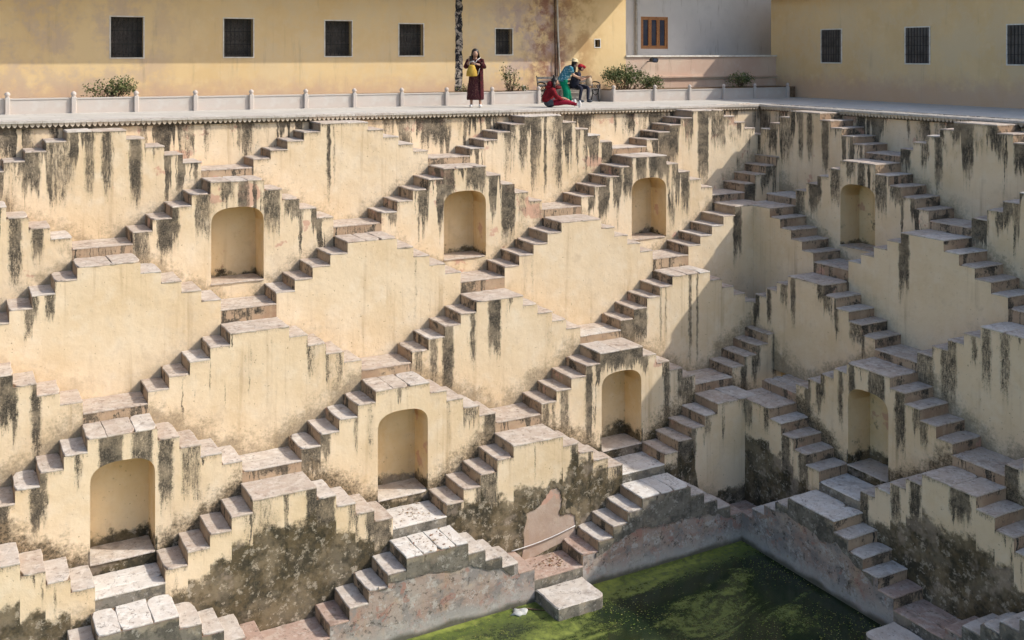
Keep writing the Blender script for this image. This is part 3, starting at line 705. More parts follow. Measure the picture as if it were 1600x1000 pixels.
M['soil'] = flat('dry_soil', (0.20, 0.14, 0.09), (0.13, 0.09, 0.06), 9, 0.95, 0.1, 0.5)

def wall_with_holes(b, x0, x1, z0, z1, y, holes, mi=0):
    xs = sorted({x0, x1, *[q for h in holes for q in h[:2]]}); zs = sorted({z0, z1, *[q for h in holes for q in h[2:4]]})
    for xa, xb in zip(xs[:-1], xs[1:]):
        for za, zb in zip(zs[:-1], zs[1:]):
            if any(h[0] <= xa and xb <= h[1] and h[2] <= za and zb <= h[3] for h in holes): continue
            b.face([(xa, y, za), (xb, y, za), (xb, y, zb), (xa, y, zb)], None, mi)
YB = 5.0
wins = [(-1.55, -0.66, 1.31, 2.44), (1.00, 1.87, 1.325, 2.375), (4.62, 5.28, 1.36, 2.25), (8.75, 8.97, 1.63, 1.90),
        (-4.75, -3.86, 1.29, 2.46), (-8.0, -7.1, 1.28, 2.46)]
yb = tag(empty('yellow_house', (0, YB, 0)), 'long yellow plastered house behind the terrace with small grilled windows', 'house')
b = MB(); wall_with_holes(b, -17, 10.13, -0.9, 4.6, 0, wins)
for x0, x1, z0, z1 in wins:
    d = 0.28
    for q in ([(x0, 0, z0), (x0, d, z0), (x0, d, z1), (x0, 0, z1)], [(x1, d, z0), (x1, 0, z0), (x1, 0, z1), (x1, d, z1)],
              [(x0, 0, z1), (x0, d, z1), (x1, d, z1), (x1, 0, z1)], [(x0, d, z0), (x0, 0, z0), (x1, 0, z0), (x1, d, z0)]): b.face(q)
b.face([(10.13, 0, -0.9), (10.13, 6, -0.9), (10.13, 6, 4.6), (10.13, 0, 4.6)])
b.face([(-17, 6, -0.9), (-17, 0, -0.9), (-17, 0, 4.6), (-17, 6, 4.6)])
b.face([(10.13, 6, -0.9), (-17, 6, -0.9), (-17, 6, 4.6), (10.13, 6, 4.6)])
b.face([(-17, 0, 4.6), (10.13, 0, 4.6), (10.13, 6, 4.6), (-17, 6, 4.6)])
b.build('wall', [M['yellow']], yb)
for x0, x1, z0, z1 in wins:
    w = MB(); f = 0.035
    for a in ((x0 - f, x1 + f, -0.012, 0.06, z1, z1 + f), (x0 - f, x1 + f, -0.018, 0.06, z0 - f, z0), (x0 - f, x0, -0.012, 0.06, z0, z1), (x1, x1 + f, -0.012, 0.06, z0, z1)): w.box(*a)
    wo = w.build('window', [M['white_trim']], yb)
    p = MB(); p.face([(x0, 0.27, z0), (x1, 0.27, z0), (x1, 0.27, z1), (x0, 0.27, z1)]); p.build('pane', [M['void']], wo)
    g = MB(); nx = max(2, round((x1 - x0) / 0.13)); nz = max(2, round((z1 - z0) / 0.37))
    for i in range(nx + 1):
        x = x0 + (x1 - x0) * i / nx; g.box(x - .008, x + .008, 0.20, 0.22, z0, z1)
    for j in range(nz + 1):
        z = z0 + (z1 - z0) * j / nz; g.box(x0, x1, 0.198, 0.222, z - .010, z + .010)
    for i in range(nx):
        for j in range(nz):
            cx, cz = x0 + (x1 - x0) * (i + .5) / nx, z0 + (z1 - z0) * (j + .5) / nz; r = (x1 - x0) / nx * 0.42
            for sg in (-1, 1):
                g.tube([(cx + sg * r, .21, cz - r * 2.1), (cx + sg * r * .2, .21, cz - r * .8), (cx + sg * r * .75, .21, cz), (cx + sg * r * .2, .21, cz + r * .8), (cx + sg * r, .21, cz + r * 2.1)], 0.006, 4)
    g.build('grille', [M['iron']], wo)
e = MB(); e.box(-17.3, 10.62, -1.73, 0.3, 3.98, 4.10); e.build('eave', [M['yellow']], yb)
# black mouldy strip of old render where a gutter ran
n = NT('mould_strip'); o = n.obj()
c = n.mix(n.map(n.noise(o, 3.5, 6, 0.8, 0.6), 0.47, 0.57), (0.020, 0.020, 0.024), (0.42, 0.36, 0.30))
c = n.mix(n.map(n.noise(o, 14, 5, 0.75), 0.5, 0.62, 0, .6), c, (0.05, 0.045, 0.045)); n.bump(n.noise(o, 9, 5), 0.3, 0.01)
M['mould'] = n.done(c, 0.95, 0.1)
rg = random.Random(3); pl = [(3.06 + rg.uniform(-.022, .022), -0.5 + i * .13) for i in range(40)]; pr_ = [(3.32 + rg.uniform(-.03, .03), -0.5 + i * .13) for i in range(40)]
m_ = MB(); m_.prism(pl[::-1] + pr_, -0.008, 0.02); m_.build('gutter_scar', [M['mould']], yb)
m_ = MB(); m_.tube([(6.99, -0.07, 4.0), (6.99, -0.07, 2), (7.02, -0.07, -0.2)], 0.02, 8); m_.build('rusty_pipe', [flat('rusty_iron', (0.10, 0.055, 0.035), (0.05, 0.03, 0.02), 12)], yb)
m_ = MB(); m_.tube([(7.06, -0.09, 4.0), (7.10, -0.08, 2.4), (7.20, -0.07, 0.6), (7.24, -0.07, -0.2)], 0.034, 8); m_.build('drainpipe', [M['pipe_pale']], yb)
m_ = MB(); m_.tube([(7.10, -0.02, 3.9), (7.15, -0.02, 2.5), (7.12, -0.02, 1.6), (7.16, -0.02, 0.2)], 0.012, 5); m_.build('cable', [M['iron']], yb)

# ------------------------------------------------------------------ pink lower storey and grey house at the right
pw = tag(empty('pink_parapet_wall', (10.13, YB, 0)), 'stained pink parapet wall with pale coping below the grey house', 'wall')
b = MB(); b.box(0.004, 22, 0.01, 0.35, -0.9, 1.26); b.build('wall', [M['pinkwall']], pw)
b = MB(); b.box(-0.01, 22, -0.05, 0.40, 1.26, 1.325); b.build('coping', [M['white_trim']], pw)
b = MB(); b.box(1.0, 22, -0.09, 0.05, 0.47, 0.53); b.box(1.0, 22, -0.05, 0.05, 0.43, 0.468); co = b.build('cornice', [M['pinkwall']], pw)
b = MB(); x = 1.02
while x < 21.9: b.box(x, x + .05, -0.045, 0.02, 0.385, 0.428); x += 0.10
tag(b.build('dentil_row', [M['frieze']], co), kind='stuff')
b = MB(); b.face([(0, 0.35, 1.24), (22, 0.35, 1.24), (22, 2.2, 1.24), (0, 2.2, 1.24)]); b.build('roof_deck', [M['grey_render']], pw)
gh = tag(empty('grey_house', (10.13, 7.0, 0)), 'grey cement house with a wooden window above the pink parapet', 'house')
hw = (2.13, 3.48, 1.58, 2.87)
b = MB(); wall_with_holes(b, 0.3, 22, 1.2, 6.0, 0, [hw]); b.face([(0.3, 5, 1.2), (0.3, 0, 1.2), (0.3, 0, 6), (0.3, 5, 6)]); b.face([(0.3, 0, 6), (22, 0, 6), (22, 5, 6), (0.3, 5, 6)])
x0, x1, z0, z1 = hw; d = 0.15
for q in ([(x0, 0, z0), (x0, d, z0), (x0, d, z1), (x0, 0, z1)], [(x1, d, z0), (x1, 0, z0), (x1, 0, z1), (x1, d, z1)], [(x0, 0, z1), (x0, d, z1), (x1, d, z1), (x1, 0, z1)], [(x0, d, z0), (x0, 0, z0), (x1, 0, z0), (x1, d, z0)]): b.face(q)
b.build('wall', [M['grey_render']], gh)
b = MB(); b.box(0.1, 22, -2.6, 0.2, 5.3, 5.42); b.build('eave', [M['grey_render']], gh)  # unseen overhang, added to put the grey wall in shade
w = MB(); f = 0.055
for a in ((x0, x1, -0.01, 0.10, z1 - f, z1), (x0, x1, -0.01, 0.10, z0, z0 + f), (x0, x0 + f, -0.01, 0.10, z0 + f, z1 - f), (x1 - f, x1, -0.01, 0.10, z0 + f, z1 - f)): w.box(*a)
wo = w.build('window', [M['wood']], gh)
step = (x1 - x0 - 2 * f) / 3
for i in range(3):
    a = x0 + f + i * step; s_ = MB(); t_ = 0.07
    for q in ((a, a + step - .01, 0.0, 0.06, z1 - f - t_, z1 - f - .004), (a, a + step - .01, 0.0, 0.06, z0 + f + .004, z0 + f + t_), (a, a + t_, 0.0, 0.06, z0 + f + t_, z1 - f - t_), (a + step - .01 - t_, a + step - .01, 0.0, 0.06, z0 + f + t_, z1 - f - t_)): s_.box(*q)
    s_.build('sash', [M['wood']], wo)
    p = MB(); p.face([(a + t_, .04, z0 + f + t_), (a + step - .01 - t_, .04, z0 + f + t_), (a + step - .01 - t_, .04, z1 - f - t_), (a + t_, .04, z1 - f - t_)]); p.build('pane', [M['glass']], wo)
b = MB(); b.box(x0 - .14, x1 + .14, -0.018, 0.0, z1 + .002, z1 + .16); b.box(x0 - .14, x0 - .002, -0.018, 0, z0 - .05, z1 + .002); b.box(x1 + .002, x1 + .14, -0.018, 0, z0 - .05, z1 + .002); b.build('window_surround', [M['grey_render']], gh)
b = MB(); b.tube([(1.87, -0.08, 5.2), (1.87, -0.08, 1.25)], 0.055, 10); b.tube([(1.87, -0.08, 2.35), (1.87, -0.08, 2.45)], 0.068, 10); b.build('drainpipe', [M['pipe']], gh)
fl = tag(empty('floodlight', (11.12, YB - .02, 1.10)), 'small dark floodlight bracketed to the stained pink parapet wall', 'lamp')
b = MB(); b.tube([(0, 0.03, -0.02), (0, -0.28, 0.02), (0.02, -0.36, 0.06)], 0.02, 6); b.build('bracket', [M['iron']], fl)
b = MB(); b.prism([(-0.14, -0.02), (0.10, -0.05), (0.16, 0.02), (0.14, 0.12), (-0.06, 0.15), (-0.15, 0.08)], -0.46, -0.30); b.build('lamp_head', [M['iron']], fl)
b = MB(); b.prism([(-0.10, 0.0), (0.07, -0.02), (0.10, 0.09), (-0.06, 0.11)], -0.475, -0.461); b.build('lens', [M['glass']], fl)

# shaded house on the right-hand side of the well
rh = tag(empty('ochre_house', (17.6, -8, 0)), 'shaded ochre house on the right terrace beside the well', 'house')
b = MB(); b.box(0, 6, -18, 13.3, -0.5, 4.0); b.build('wall', [M['yellow']], rh)
for y0 in (9.5, 5.5, 1.5, -2.5, -6.5):
    w = MB(); f = .04
    for a in ((-.03, .05, y0 - f, y0 + 1 + f, 2.3, 2.3 + f), (-.03, .05, y0 - f, y0 + 1 + f, 1.05 - f, 1.05), (-.03, .05, y0 - f, y0, 1.05, 2.3), (-.03, .05, y0 + 1, y0 + 1 + f, 1.05, 2.3)): w.box(*a)
    wo = w.build('window', [M['white_trim']], rh)
    p = MB(); p.box(-.008, .004, y0, y0 + 1, 1.05, 2.3); p.build('pane', [M['void']], wo)
    g = MB()
    for i in range(1, 8): g.box(-.03, -.012, y0 + i / 8 - .008, y0 + i / 8 + .008, 1.05, 2.3)
    for i in range(1, 4): g.box(-.034, -.010, y0, y0 + 1, 1.05 + i * .312 - .008, 1.05 + i * .312 + .008)
    g.build('grille', [M['iron']], wo)
e = MB(); e.box(-0.5, 0, -18, 13.3, 3.6, 3.72); e.build('eave', [M['yellow']], rh)

# ------------------------------------------------------------------ planter walls with ball-topped posts
def finial_mesh():
    b = MB(); b.lathe([(0.052, 0.0), (0.058, 0.012), (0.040, 0.022), (0.062, 0.045), (0.072, 0.075), (0.066, 0.105), (0.045, 0.130), (0.018, 0.148), (0.0, 0.152)], n=12); return b.mesh('finial', [M['planter']], merge=True)
FIN = finial_mesh()
def post_mesh(w=0.064, h=0.44):
    b = MB(); c = 0.018
    out = [(-w + c, -w), (w - c, -w), (w, -w + c), (w, w - c), (w - c, w), (-w + c, w), (-w, w - c), (-w, -w + c)]
    b.rings([[(x, y, z) for x, y in out] for z in (-0.05, h - .03)] + [[(x * .93, y * .93, h) for x, y in out]], smooth=False); return b.mesh('post', [M['planter']], merge=True)
POST = post_mesh()
def planter(name_label, pts, end_posts=True):
    "pts along the front line: a post at each, a panel between two"
    root = tag(empty('planter_wall', (pts[0][0], pts[0][1], zt(pts[0][0]))), name_label, 'planter wall')
    ox, oy, oz = root.location
    for i, (x, y) in enumerate(pts):
        p = new_obj('post', POST, root, (x - ox, y - oy, zt(x) - oz)); new_obj('finial', FIN, p, (0, 0, 0.437))
        if i + 1 < len(pts):
            x2, y2 = pts[i + 1]; L = math.hypot(x2 - x, y2 - y); a = math.atan2(y2 - y, x2 - x)
            b = MB(); b.box(0.07, L - 0.07, 0.02, 0.14, -0.05, 0.375); b.box(0.071, L - .071, 0.0, 0.16, 0.377, 0.412)
            b.build('panel', [M['planter']], root, loc=(x - ox, y - oy, (zt(x) + zt(x2)) / 2 - oz), rot=(0, 0, a))
    return root
xsL = [-12.4, -10.8, -9.2, -7.6, -6.0, -4.4, -2.76, -1.22, 0.36, 1.93, 3.60, 5.40]
planter('long white planter wall with ball-topped posts in front of the yellow house', [(x, 3.2 + 0.02 * (x + 3)) for x in xsL])
planter('short white planter wall with ball-topped posts set back behind the bench', [(5.46, 4.50), (7.0, 4.50), (8.58, 4.50)])
planter('white planter wall with ball-topped posts in front of the big bush', [(8.66, 3.66), (10.50, 3.70), (12.1, 3.70), (13.75, 3.72), (15.3, 3.72), (17.0, 3.72)])
b = MB(); b.box(-12.4, 5.4, 3.55, 4.98, -0.4, 0.10); b.box(5.4, 8.6, 4.62, 4.98, -0.4, 0.10); b.box(8.62, 17.5, 3.84, 4.98, -0.45, 0.08)
tag(b.build('soil_bed', [M['soil']]), kind='structure')
b = MB(); b.box(8.60, 8.70, 3.72, 4.5, -0.4, 0.07); tag(b.build('planter_side_wall', [M['planter']]), 'narrow white planter side wall beside the bench recess', 'planter wall')
b = MB(); b.box(5.35, 5.45, 3.40, 4.5, -0.4, 0.10); tag(b.build('planter_side_wall', [M['planter']]), 'narrow white planter side wall left of the bench recess, behind the seated person in red', 'planter wall')

# ------------------------------------------------------------------ bushes
def leafmat(name, a, b_):
    n = NT(name); o = n.objr(); c = n.mix(n.map(n.noise(o, 5, 3), 0.35, 0.65), a, b_)
    n.b.inputs['Transmission Weight'].default_value = 0.0
    return n.done(c, 0.65, 0.3)
M['leaf'] = leafmat('bush_leaf', (0.055, 0.095, 0.030), (0.15, 0.17, 0.06)); M['leaf_pale'] = leafmat('pale_leaf', (0.26, 0.25, 0.12), (0.17, 0.19, 0.08)); M['twig'] = flat('brown_twig', (0.16, 0.10, 0.065), (0.09, 0.06, 0.04), 10)
M['flower'] = flat('pink_flower', (0.55, 0.16, 0.22), (0.5, 0.1, 0.15), 10)
def bush(name, loc, blobs, nleaf, nstem, label, size=0.055, pale=0.3, seed=1):
    rg = random.Random(seed); root = tag(empty(name, loc), label, 'bush')
    st = MB(); tips = []
    for i in range(nstem):
        bx, by, bz, rx, ry, rz_ = rg.choice(blobs)
        th = rg.uniform(0, 6.28); rr = rg.uniform(.3, 1)
        e = Vector((bx + math.cos(th) * rx * rr, by + math.sin(th) * ry * rr, bz + rg.uniform(-.3, 1) * rz_ * math.sqrt(max(0, 1 - rr * rr * .8))))
        s0 = Vector((bx * .5 + rg.uniform(-.15, .15), by * .5, 0.0)); mid = (s0 + e) / 2 + Vector((rg.uniform(-.1, .1), rg.uniform(-.1, .1), rg.uniform(0, .12)))
        st.tube([s0, mid, e], [0.011, 0.007, 0.003], 4, caps=False); tips.append((mid, e))
    st.build('stems', [M['twig']], root)
    lf = MB()
    for i in range(nleaf):
        if rg.random() < .45: m_, e = rg.choice(tips); p = m_.lerp(e, rg.uniform(.1, 1.05)) + Vector([rg.gauss(0, .045) for _ in range(3)])
        else:
            bx, by, bz, rx, ry, rz_ = rg.choice(blobs)
            while True:
                q = Vector([rg.uniform(-1, 1) for _ in range(3)])
                if 0.25 < q.length < 1: break
            p = Vector((bx + q.x * rx, by + q.y * ry, bz + q.z * rz_))
            if mnoise.noise(p * 4.5) < -0.12: continue
        d = Vector([rg.gauss(0, 1) for _ in range(3)]); d.z -= .2; d.normalize(); sd = d.cross(Vector([rg.gauss(0, 1) for _ in range(3)])).normalized()
        L = size * rg.uniform(.6, 1.3); w = L * .38
        lf.face([p, p + d * L * .5 + sd * w, p + d * L, p + d * L * .5 - sd * w], None, 1 if rg.random() < pale else 0)
    lf.build('leaves', [M['leaf'], M['leaf_pale']], root); return root
bush('leafy_bush', (9.75, 4.3, 0.08), [(-0.35, 0, .42, .8, .45, .52), (0.35, 0, .35, .7, .4, .42), (-.1, 0, .62, .5, .4, .38), (1.15, 0, .2, .45, .35, .30), (-0.8, 0, .55, .4, .3, .25)], 5200, 60, 'dense green bush rising above the white planter wall right of the bench', 0.06, 0.28, 4)
bush('straggly_bush', (4.75, 4.15, 0.05), [(0, 0, .35, .45, .3, .35), (-.1, 0, .7, .35, .25, .3), (.35, 0, .18, .35, .25, .2)], 520, 34, 'sparse straggly bush with bare twigs right of the standing woman', 0.06, 0.3, 9)
bush('low_bush', (3.2, 4.3, 0.05), [(0, 0, .15, .5, .3, .2)], 330, 22, 'low sparse leafy bush at the foot of the mouldy gutter strip', 0.05, 0.4, 11)
bush('low_bush', (7.9, 4.8, 0.05), [(0, 0, .22, .45, .12, .22)], 200, 20, 'thin twiggy bush growing between bench and big bush', 0.05, 0.5, 15)
bush('leafy_bush', (-8.2, 4.1, 0.05), [(0, 0, .3, .8, .4, .35), (.4, 0, .45, .4, .3, .3)], 1500, 36, 'green bush in the planter at the far left', 0.06, 0.3, 21)
bush('leafy_bush', (15.1, 4.3, 0.05), [(0, 0, .3, .7, .35, .35)], 1100, 30, 'green bush in the planter before the grey house, right of the corner', 0.06, 0.3, 23)

# ------------------------------------------------------------------ iron bench
bench = tag(empty('park_bench', (7.05, 4.12, zt(7))), 'black cast-iron park bench with scrolled arms in the planter recess', 'bench')
M['slat'] = flat('weathered_bench_slat', (0.20, 0.185, 0.17), (0.12, 0.11, 0.10), 10)
for sx in (-1.12, 1.12):
    b = MB()
    b.tube([(sx, -.27, 0.0), (sx, -.25, .10), (sx, -.20, .30), (sx, -.24, .43), (sx, -.30, .50)], [.028, .02, .024, .024, .02], 7)
    b.tube([(sx, .24, 0.0), (sx, .20, .14), (sx, .14, .32), (sx, .18, .46), (sx, .24, .70), (sx, .30, .92)], [.028, .02, .024, .024, .022, .02], 7)
    b.tube([(sx, -.24, .43), (sx, 0, .40), (sx, .17, .44)], .022, 7)
    b.tube([(sx, -.20, .30), (sx, -.05, .22), (sx, .08, .26), (sx, .14, .32)], .014, 6)
    b.tube([(sx, .22, .66), (sx, .05, .70), (sx, -.15, .69), (sx, -.28, .66), (sx, -.33, .60), (sx, -.30, .54), (sx, -.25, .57), (sx, -.27, .61)], [.02, .022, .024, .024, .022, .018, .016, .012], 7)
    b.tube([(sx, -.30, .50), (sx, -.34, .55), (sx, -.33, .60)], .018, 6)
    for a in range(3): b.tube([(sx, -.16 + a * .12 + .045 * math.cos(q * .9), .54 + .05 * math.sin(q * .9)) for q in range(8)], .010, 5)
    b.build('end_frame', [M['iron']], bench)
for i in range(4):
    b = MB(); y = -.24 + i * .115; b.box(-1.14, 1.14, y, y + .09, .435, .462); b.build('seat_slat', [M['slat']], bench)
for i in range(3):
    b = MB(); y, z = .17 + i * .04, .54 + i * .13; b.box(-1.14, 1.14, y, y + .03, z, z + .09); b.build('back_slat', [M['slat']], bench)

# ------------------------------------------------------------------ people
def cloth(name, a, b_, scale=14, lo=.42, hi=.58): return flat(name, a, b_, scale, 0.85, 0.15, 0.3, 0, lo, hi)
SKIN = flat('skin', (0.42, 0.25, 0.17), (0.38, 0.21, 0.14), 6, 0.55, 0.35); HAIR = flat('dark_hair', (0.016, 0.012, 0.010), (0.03, 0.022, 0.018), 25, 0.45, 0.4)
WHITE = flat('white_shoe', (0.72, 0.70, 0.67), (0.6, 0.57, 0.54), 9, 0.6)
def skin_mesh(name, chain, mats, assign=None, sub=2):
    "chain: {key: (pos, (rx, ry))}, edges -> one continuous skinned surface"
    vs, es = chain; keys = list(vs); idx = {k_: i for i, k_ in enumerate(keys)}
    me = bpy.data.meshes.new(name); me.from_pydata([vs[k_][0] for k_ in keys], [(idx[a], idx[c_]) for a, c_ in es], [])
    ob = bpy.data.objects.new('tmp', me); COL.objects.link(ob)
    md = ob.modifiers.new('s', 'SKIN'); md.use_smooth_shade = True; md.branch_smoothing = 0.6
    for i, k_ in enumerate(keys):
        r = vs[k_][1]; r = r if isinstance(r, tuple) else (r, r); me.skin_vertices[0].data[i].radius = r; me.skin_vertices[0].data[i].use_root = (i == 0)
    ss = ob.modifiers.new('u', 'SUBSURF'); ss.levels = sub; ss.render_levels = sub
    dg = bpy.context.evaluated_depsgraph_get(); out = bpy.data.meshes.new_from_object(ob.evaluated_get(dg)); out.name = name
    COL.objects.unlink(ob); bpy.data.objects.remove(ob)
    out.materials.clear()
    for m_ in mats: out.materials.append(m_)
    for p in out.polygons:
        p.use_smooth = True; p.material_index = assign(p.center) if assign else 0
    return out
def ell(cx, cy, cz, rx, ry, n=18, wob=0.0, ph=0.0, tilt=0.0):
    r = []
    for j in range(n):
        a = 2 * math.pi * j / n; q = 1 + wob * math.sin(a * 7 + ph)
        x = math.cos(a) * rx * q; r.append((cx + x, cy + math.sin(a) * ry * q, cz + x * tilt))
    return r
def loft(name, rings, mat, parent, caps=True):
    b = MB(); b.rings(rings, 0, caps); return b.build(name, [mat], parent)
def ovoid(b, c, r, n=12, m=8, mi=0, squash=None):
    rings = []
    for i in range(m + 1):
        t_ = math.pi * i / m; z = -math.cos(t_); q = max(0.02, math.sin(t_))
        rings.append([(c[0] + r[0] * q * math.cos(2 * math.pi * j / n), c[1] + r[1] * q * math.sin(2 * math.pi * j / n), c[2] + r[2] * z) for j in range(n)])
    b.rings(rings, mi)
def hand_chain(vs, es, root, tag_, d, side, L=0.17, curl=0.4):
    "five short fingers on a palm; d = direction of the hand, side = across the palm"
    d = Vector(d).normalized(); sd = Vector(side).normalized(); nm = d.cross(sd).normalized()
    w = Vector(vs[root][0]); palm = w + d * L * .38; vs[tag_ + 'p'] = (tuple(palm), (.030, .022)); es.append((root, tag_ + 'p'))
    for i, (o_, l_) in enumerate(((-.030, .36), (-.010, .42), (.010, .40), (.028, .32))):
        a = palm + sd * o_ + d * L * .15; c_ = a + d * L * l_ * .55 + nm * .01; e_ = c_ + (d * (1 - curl) + nm * curl).normalized() * L * l_ * .5
        for q, (p_, r_) in enumerate(((a, .011), (c_, .010), (e_, .008))): vs[f'{tag_}{i}{q}'] = (tuple(p_), r_)
        es += [(tag_ + 'p', f'{tag_}{i}0'), (f'{tag_}{i}0', f'{tag_}{i}1'), (f'{tag_}{i}1', f'{tag_}{i}2')]
    a = w + d * L * .22 - sd * .038; e_ = a + (d * .7 - sd * .5 + nm * .3).normalized() * L * .30
    vs[tag_ + 't0'] = (tuple(a), .012); vs[tag_ + 't1'] = (tuple(e_), .009); es += [(root, tag_ + 't0'), (tag_ + 't0', tag_ + 't1')]
def face_bits(root, c, r, fwd, mat_eye=None):
    "eyes, nose, mouth and ears set on the head; c centre, r radius, fwd = unit look direction"
    f = Vector(fwd).normalized(); s_ = f.cross(Vector((0, 0, 1))).normalized(); u_ = s_.cross(f).normalized(); c = Vector(c)
    b = MB(); ovoid(b, c + f * r * .98 - u_ * r * .10, (.016, .016, .026), 8, 6); 
    for sg in (-1, 1): ovoid(b, c + s_ * sg * r * .93 - f * r * .05, (.012, .018, .030), 8, 6)
    b.build('nose_and_ears', [SKIN], root)
    b = MB()
    for sg in (-1, 1): ovoid(b, c + f * r * .90 + s_ * sg * r * .36 + u_ * r * .05, (.014, .012, .009), 8, 6)
    b.build('eyes', [HAIR], root)
    b = MB(); ovoid(b, c + f * r * .88 - u_ * r * .52, (.024, .012, .009), 8, 6); b.build('mouth', [flat('lips', (.35, .12, .10), None, 5)], root)

# -- standing woman: maroon dress and open robe, phone raised, yellow bag on the forearm
W_ = tag(empty('person', (2.22, 1.85, zt(2.2)), -0.475), 'standing person in long maroon dress and white shoes raising a phone', 'person')
vs = {'pel': ((0, .02, .95), (.16, .11)), 'wst': ((0, .02, 1.15), (.13, .10)), 'chs': ((0, .02, 1.36), (.165, .11)), 'nk0': ((0, .02, 1.50), (.065, .06)), 'nk1': ((.0, -.01, 1.57), (.05, .05)),
      'hd': ((.005, -.02, 1.66), (.088, .095)), 'ht': ((.005, -.01, 1.76), (.078, .088)),
      'sL': ((-.19, .02, 1.45), .062), 'eL': ((-.27, -.10, 1.27), .047), 'wL': ((-.165, -.27, 1.44), .033),
      'sR': ((.19, .02, 1.45), .062), 'eR': ((.25, -.10, 1.27), .047), 'wR': ((.03, -.27, 1.36), .033),
      'hL': ((-.10, .02, .85), .09), 'kL': ((-.12, 0, .50), .062), 'aL': ((-.115, .02, .10), .040), 'tL': ((-.13, -.10, .045), .04),
      'hR': ((.10, .02, .85), .09), 'kR': ((.14, -.02, .50), .062), 'aR': ((.16, .01, .10), .040), 'tR': ((.17, -.11, .045), .04)}
es = [('pel', 'wst'), ('wst', 'chs'), ('chs', 'nk0'), ('nk0', 'nk1'), ('nk1', 'hd'), ('hd', 'ht'), ('chs', 'sL'), ('sL', 'eL'), ('eL', 'wL'), ('chs', 'sR'), ('sR', 'eR'), ('eR', 'wR'),
      ('pel', 'hL'), ('hL', 'kL'), ('kL', 'aL'), ('aL', 'tL'), ('pel', 'hR'), ('hR', 'kR'), ('kR', 'aR'), ('aR', 'tR')]
hand_chain(vs, es, 'wL', 'l', (.1, -.15, 1), (1, 0, 0), .17, .5); hand_chain(vs, es, 'wR', 'r', (-1, -.2, .25), (0, 0, 1), .17, .5)
new_obj('body', skin_mesh('body', (vs, es), [SKIN, WHITE], lambda c: 1 if c.z < .085 else 0), W_)
MAROON = cloth('maroon_print', (0.050, 0.014, 0.018), (0.12, 0.055, 0.045), 26, .5, .62); ROBE = cloth('dark_red_robe', (0.085, 0.014, 0.018), (0.035, 0.010, 0.012), 12)
loft('dress', [ell(0, .02, z, rx, ry, 28, wb, z * 9) for z, rx, ry, wb in ((.235, .25, .18, .07), (.30, .255, .19, .06), (.55, .235, .165, .045), (.80, .205, .15, .03), (1.0, .185, .14, .015), (1.15, .165, .125, 0), (1.36, .185, .13, 0), (1.455, .15, .10, 0), (1.50, .085, .075, 0))], MAROON, W_, False)
b = MB()
for pts, rads in (([(-.15, .02, 1.475), (-.20, .01, 1.45), (-.285, -.09, 1.265), (-.235, -.18, 1.34)], (.06, .082, .078, .070)), ([(.15, .02, 1.475), (.20, .01, 1.45), (.27, -.09, 1.265), (.15, -.19, 1.31)], (.06, .085, .085, .080))): b.tube(pts, list(rads), 12)
b.build('sleeves', [ROBE], W_)
b = MB()
for sx, x0, x1 in ((1, .09, .235),):
    rr = []
    for z in (.26, .5, .8, 1.1, 1.35, 1.48):
        k_ = .245 + .03 * (1.4 - z) - (.05 if z > 1.4 else 0); rr.append([(math.cos(a) * k_, .02 + math.sin(a) * k_ * .75, z) for a in [q * math.pi / 10 - .9 for q in range(10)]])
    for i in range(len(rr) - 1):
        for j in range(9): b.face([rr[i][j], rr[i][j + 1], rr[i + 1][j + 1], rr[i + 1][j]], None, 0, True)
b.build('robe', [ROBE], W_)
b = MB(); ovoid(b, (.005, .02, 1.70), (.118, .118, .135), 16, 10)
hp = [[(.005 + math.cos(a) * (.118 + .012 * q), .03 + abs(math.sin(a)) * (.10 + .01 * q) - .02, 1.70 - q * .065) for a in [-.55 + (math.pi + 1.1) * t_ / 12 for t_ in range(13)]] for q in range(5)]
for i in range(4):
    for j in range(12): b.face([hp[i][j], hp[i][j + 1], hp[i + 1][j + 1], hp[i + 1][j]], None, 0, True)
b.build('hair', [HAIR], W_)
b = MB(); ovoid(b, (.005, -.055, 1.655), (.078, .078, .105), 14, 10); b.build('face', [SKIN], W_); face_bits(W_, (.005, -.055, 1.655), .078, (-.1, -1, -.12))
for x in (-.125, .165):
    b = MB(); ovoid(b, (x, -.05, .05), (.055, .135, .052), 12, 8); b.build('shoe', [WHITE], W_)
def at(root, x, y, z):
    a = root.rotation_euler.z; return (root.location.x + x * math.cos(a) - y * math.sin(a), root.location.y + x * math.sin(a) + y * math.cos(a), root.location.z + z)
ph = tag(empty('mobile_phone', at(W_, -.13, -.31, 1.49), -0.475), 'dark mobile phone held up by the standing person', 'phone')
b = MB(); b.box(-.04, .04, -.006, .006, -.05, .11); b.build('case', [M['iron']], ph); b = MB(); b.box(-.036, .036, .0062, .008, -.045, .105); b.build('screen', [M['glass']], ph)
bag = tag(empty('tote_bag', at(W_, -.10, -.27, .97), -0.475), 'yellow tote bag hanging at the standing person\'s front', 'bag')
YEL = cloth('yellow_canvas', (0.56, 0.36, 0.07), (0.46, 0.28, 0.05), 7)
loft('bag_body', [[(x * q * .86, y * d_, z) for x, y in ((-.2, -.06), (0, -.08), (.2, -.06), (.2, .06), (0, .08), (-.2, .06))] for z, q, d_ in ((0, .92, .8), (.02, 1.0, 1), (.15, .93, .95), (.28, .62, .6), (.36, .42, .4))], YEL, bag)
b = MB(); b.tube([(-.08, 0, .34), (-.05, -.02, .44), (.06, -.02, .47), (.09, 0, .36)], .012, 6); b.tube([(.08, -.02, .36), (.16, .0, .50), (.26, .16, .57), (.22, .3, .54)], .012, 6); b.tube([(.19, 0, .05), (.23, .05, .2), (.3, .2, .4)], .009, 6); b.build('strap', [WHITE], bag)

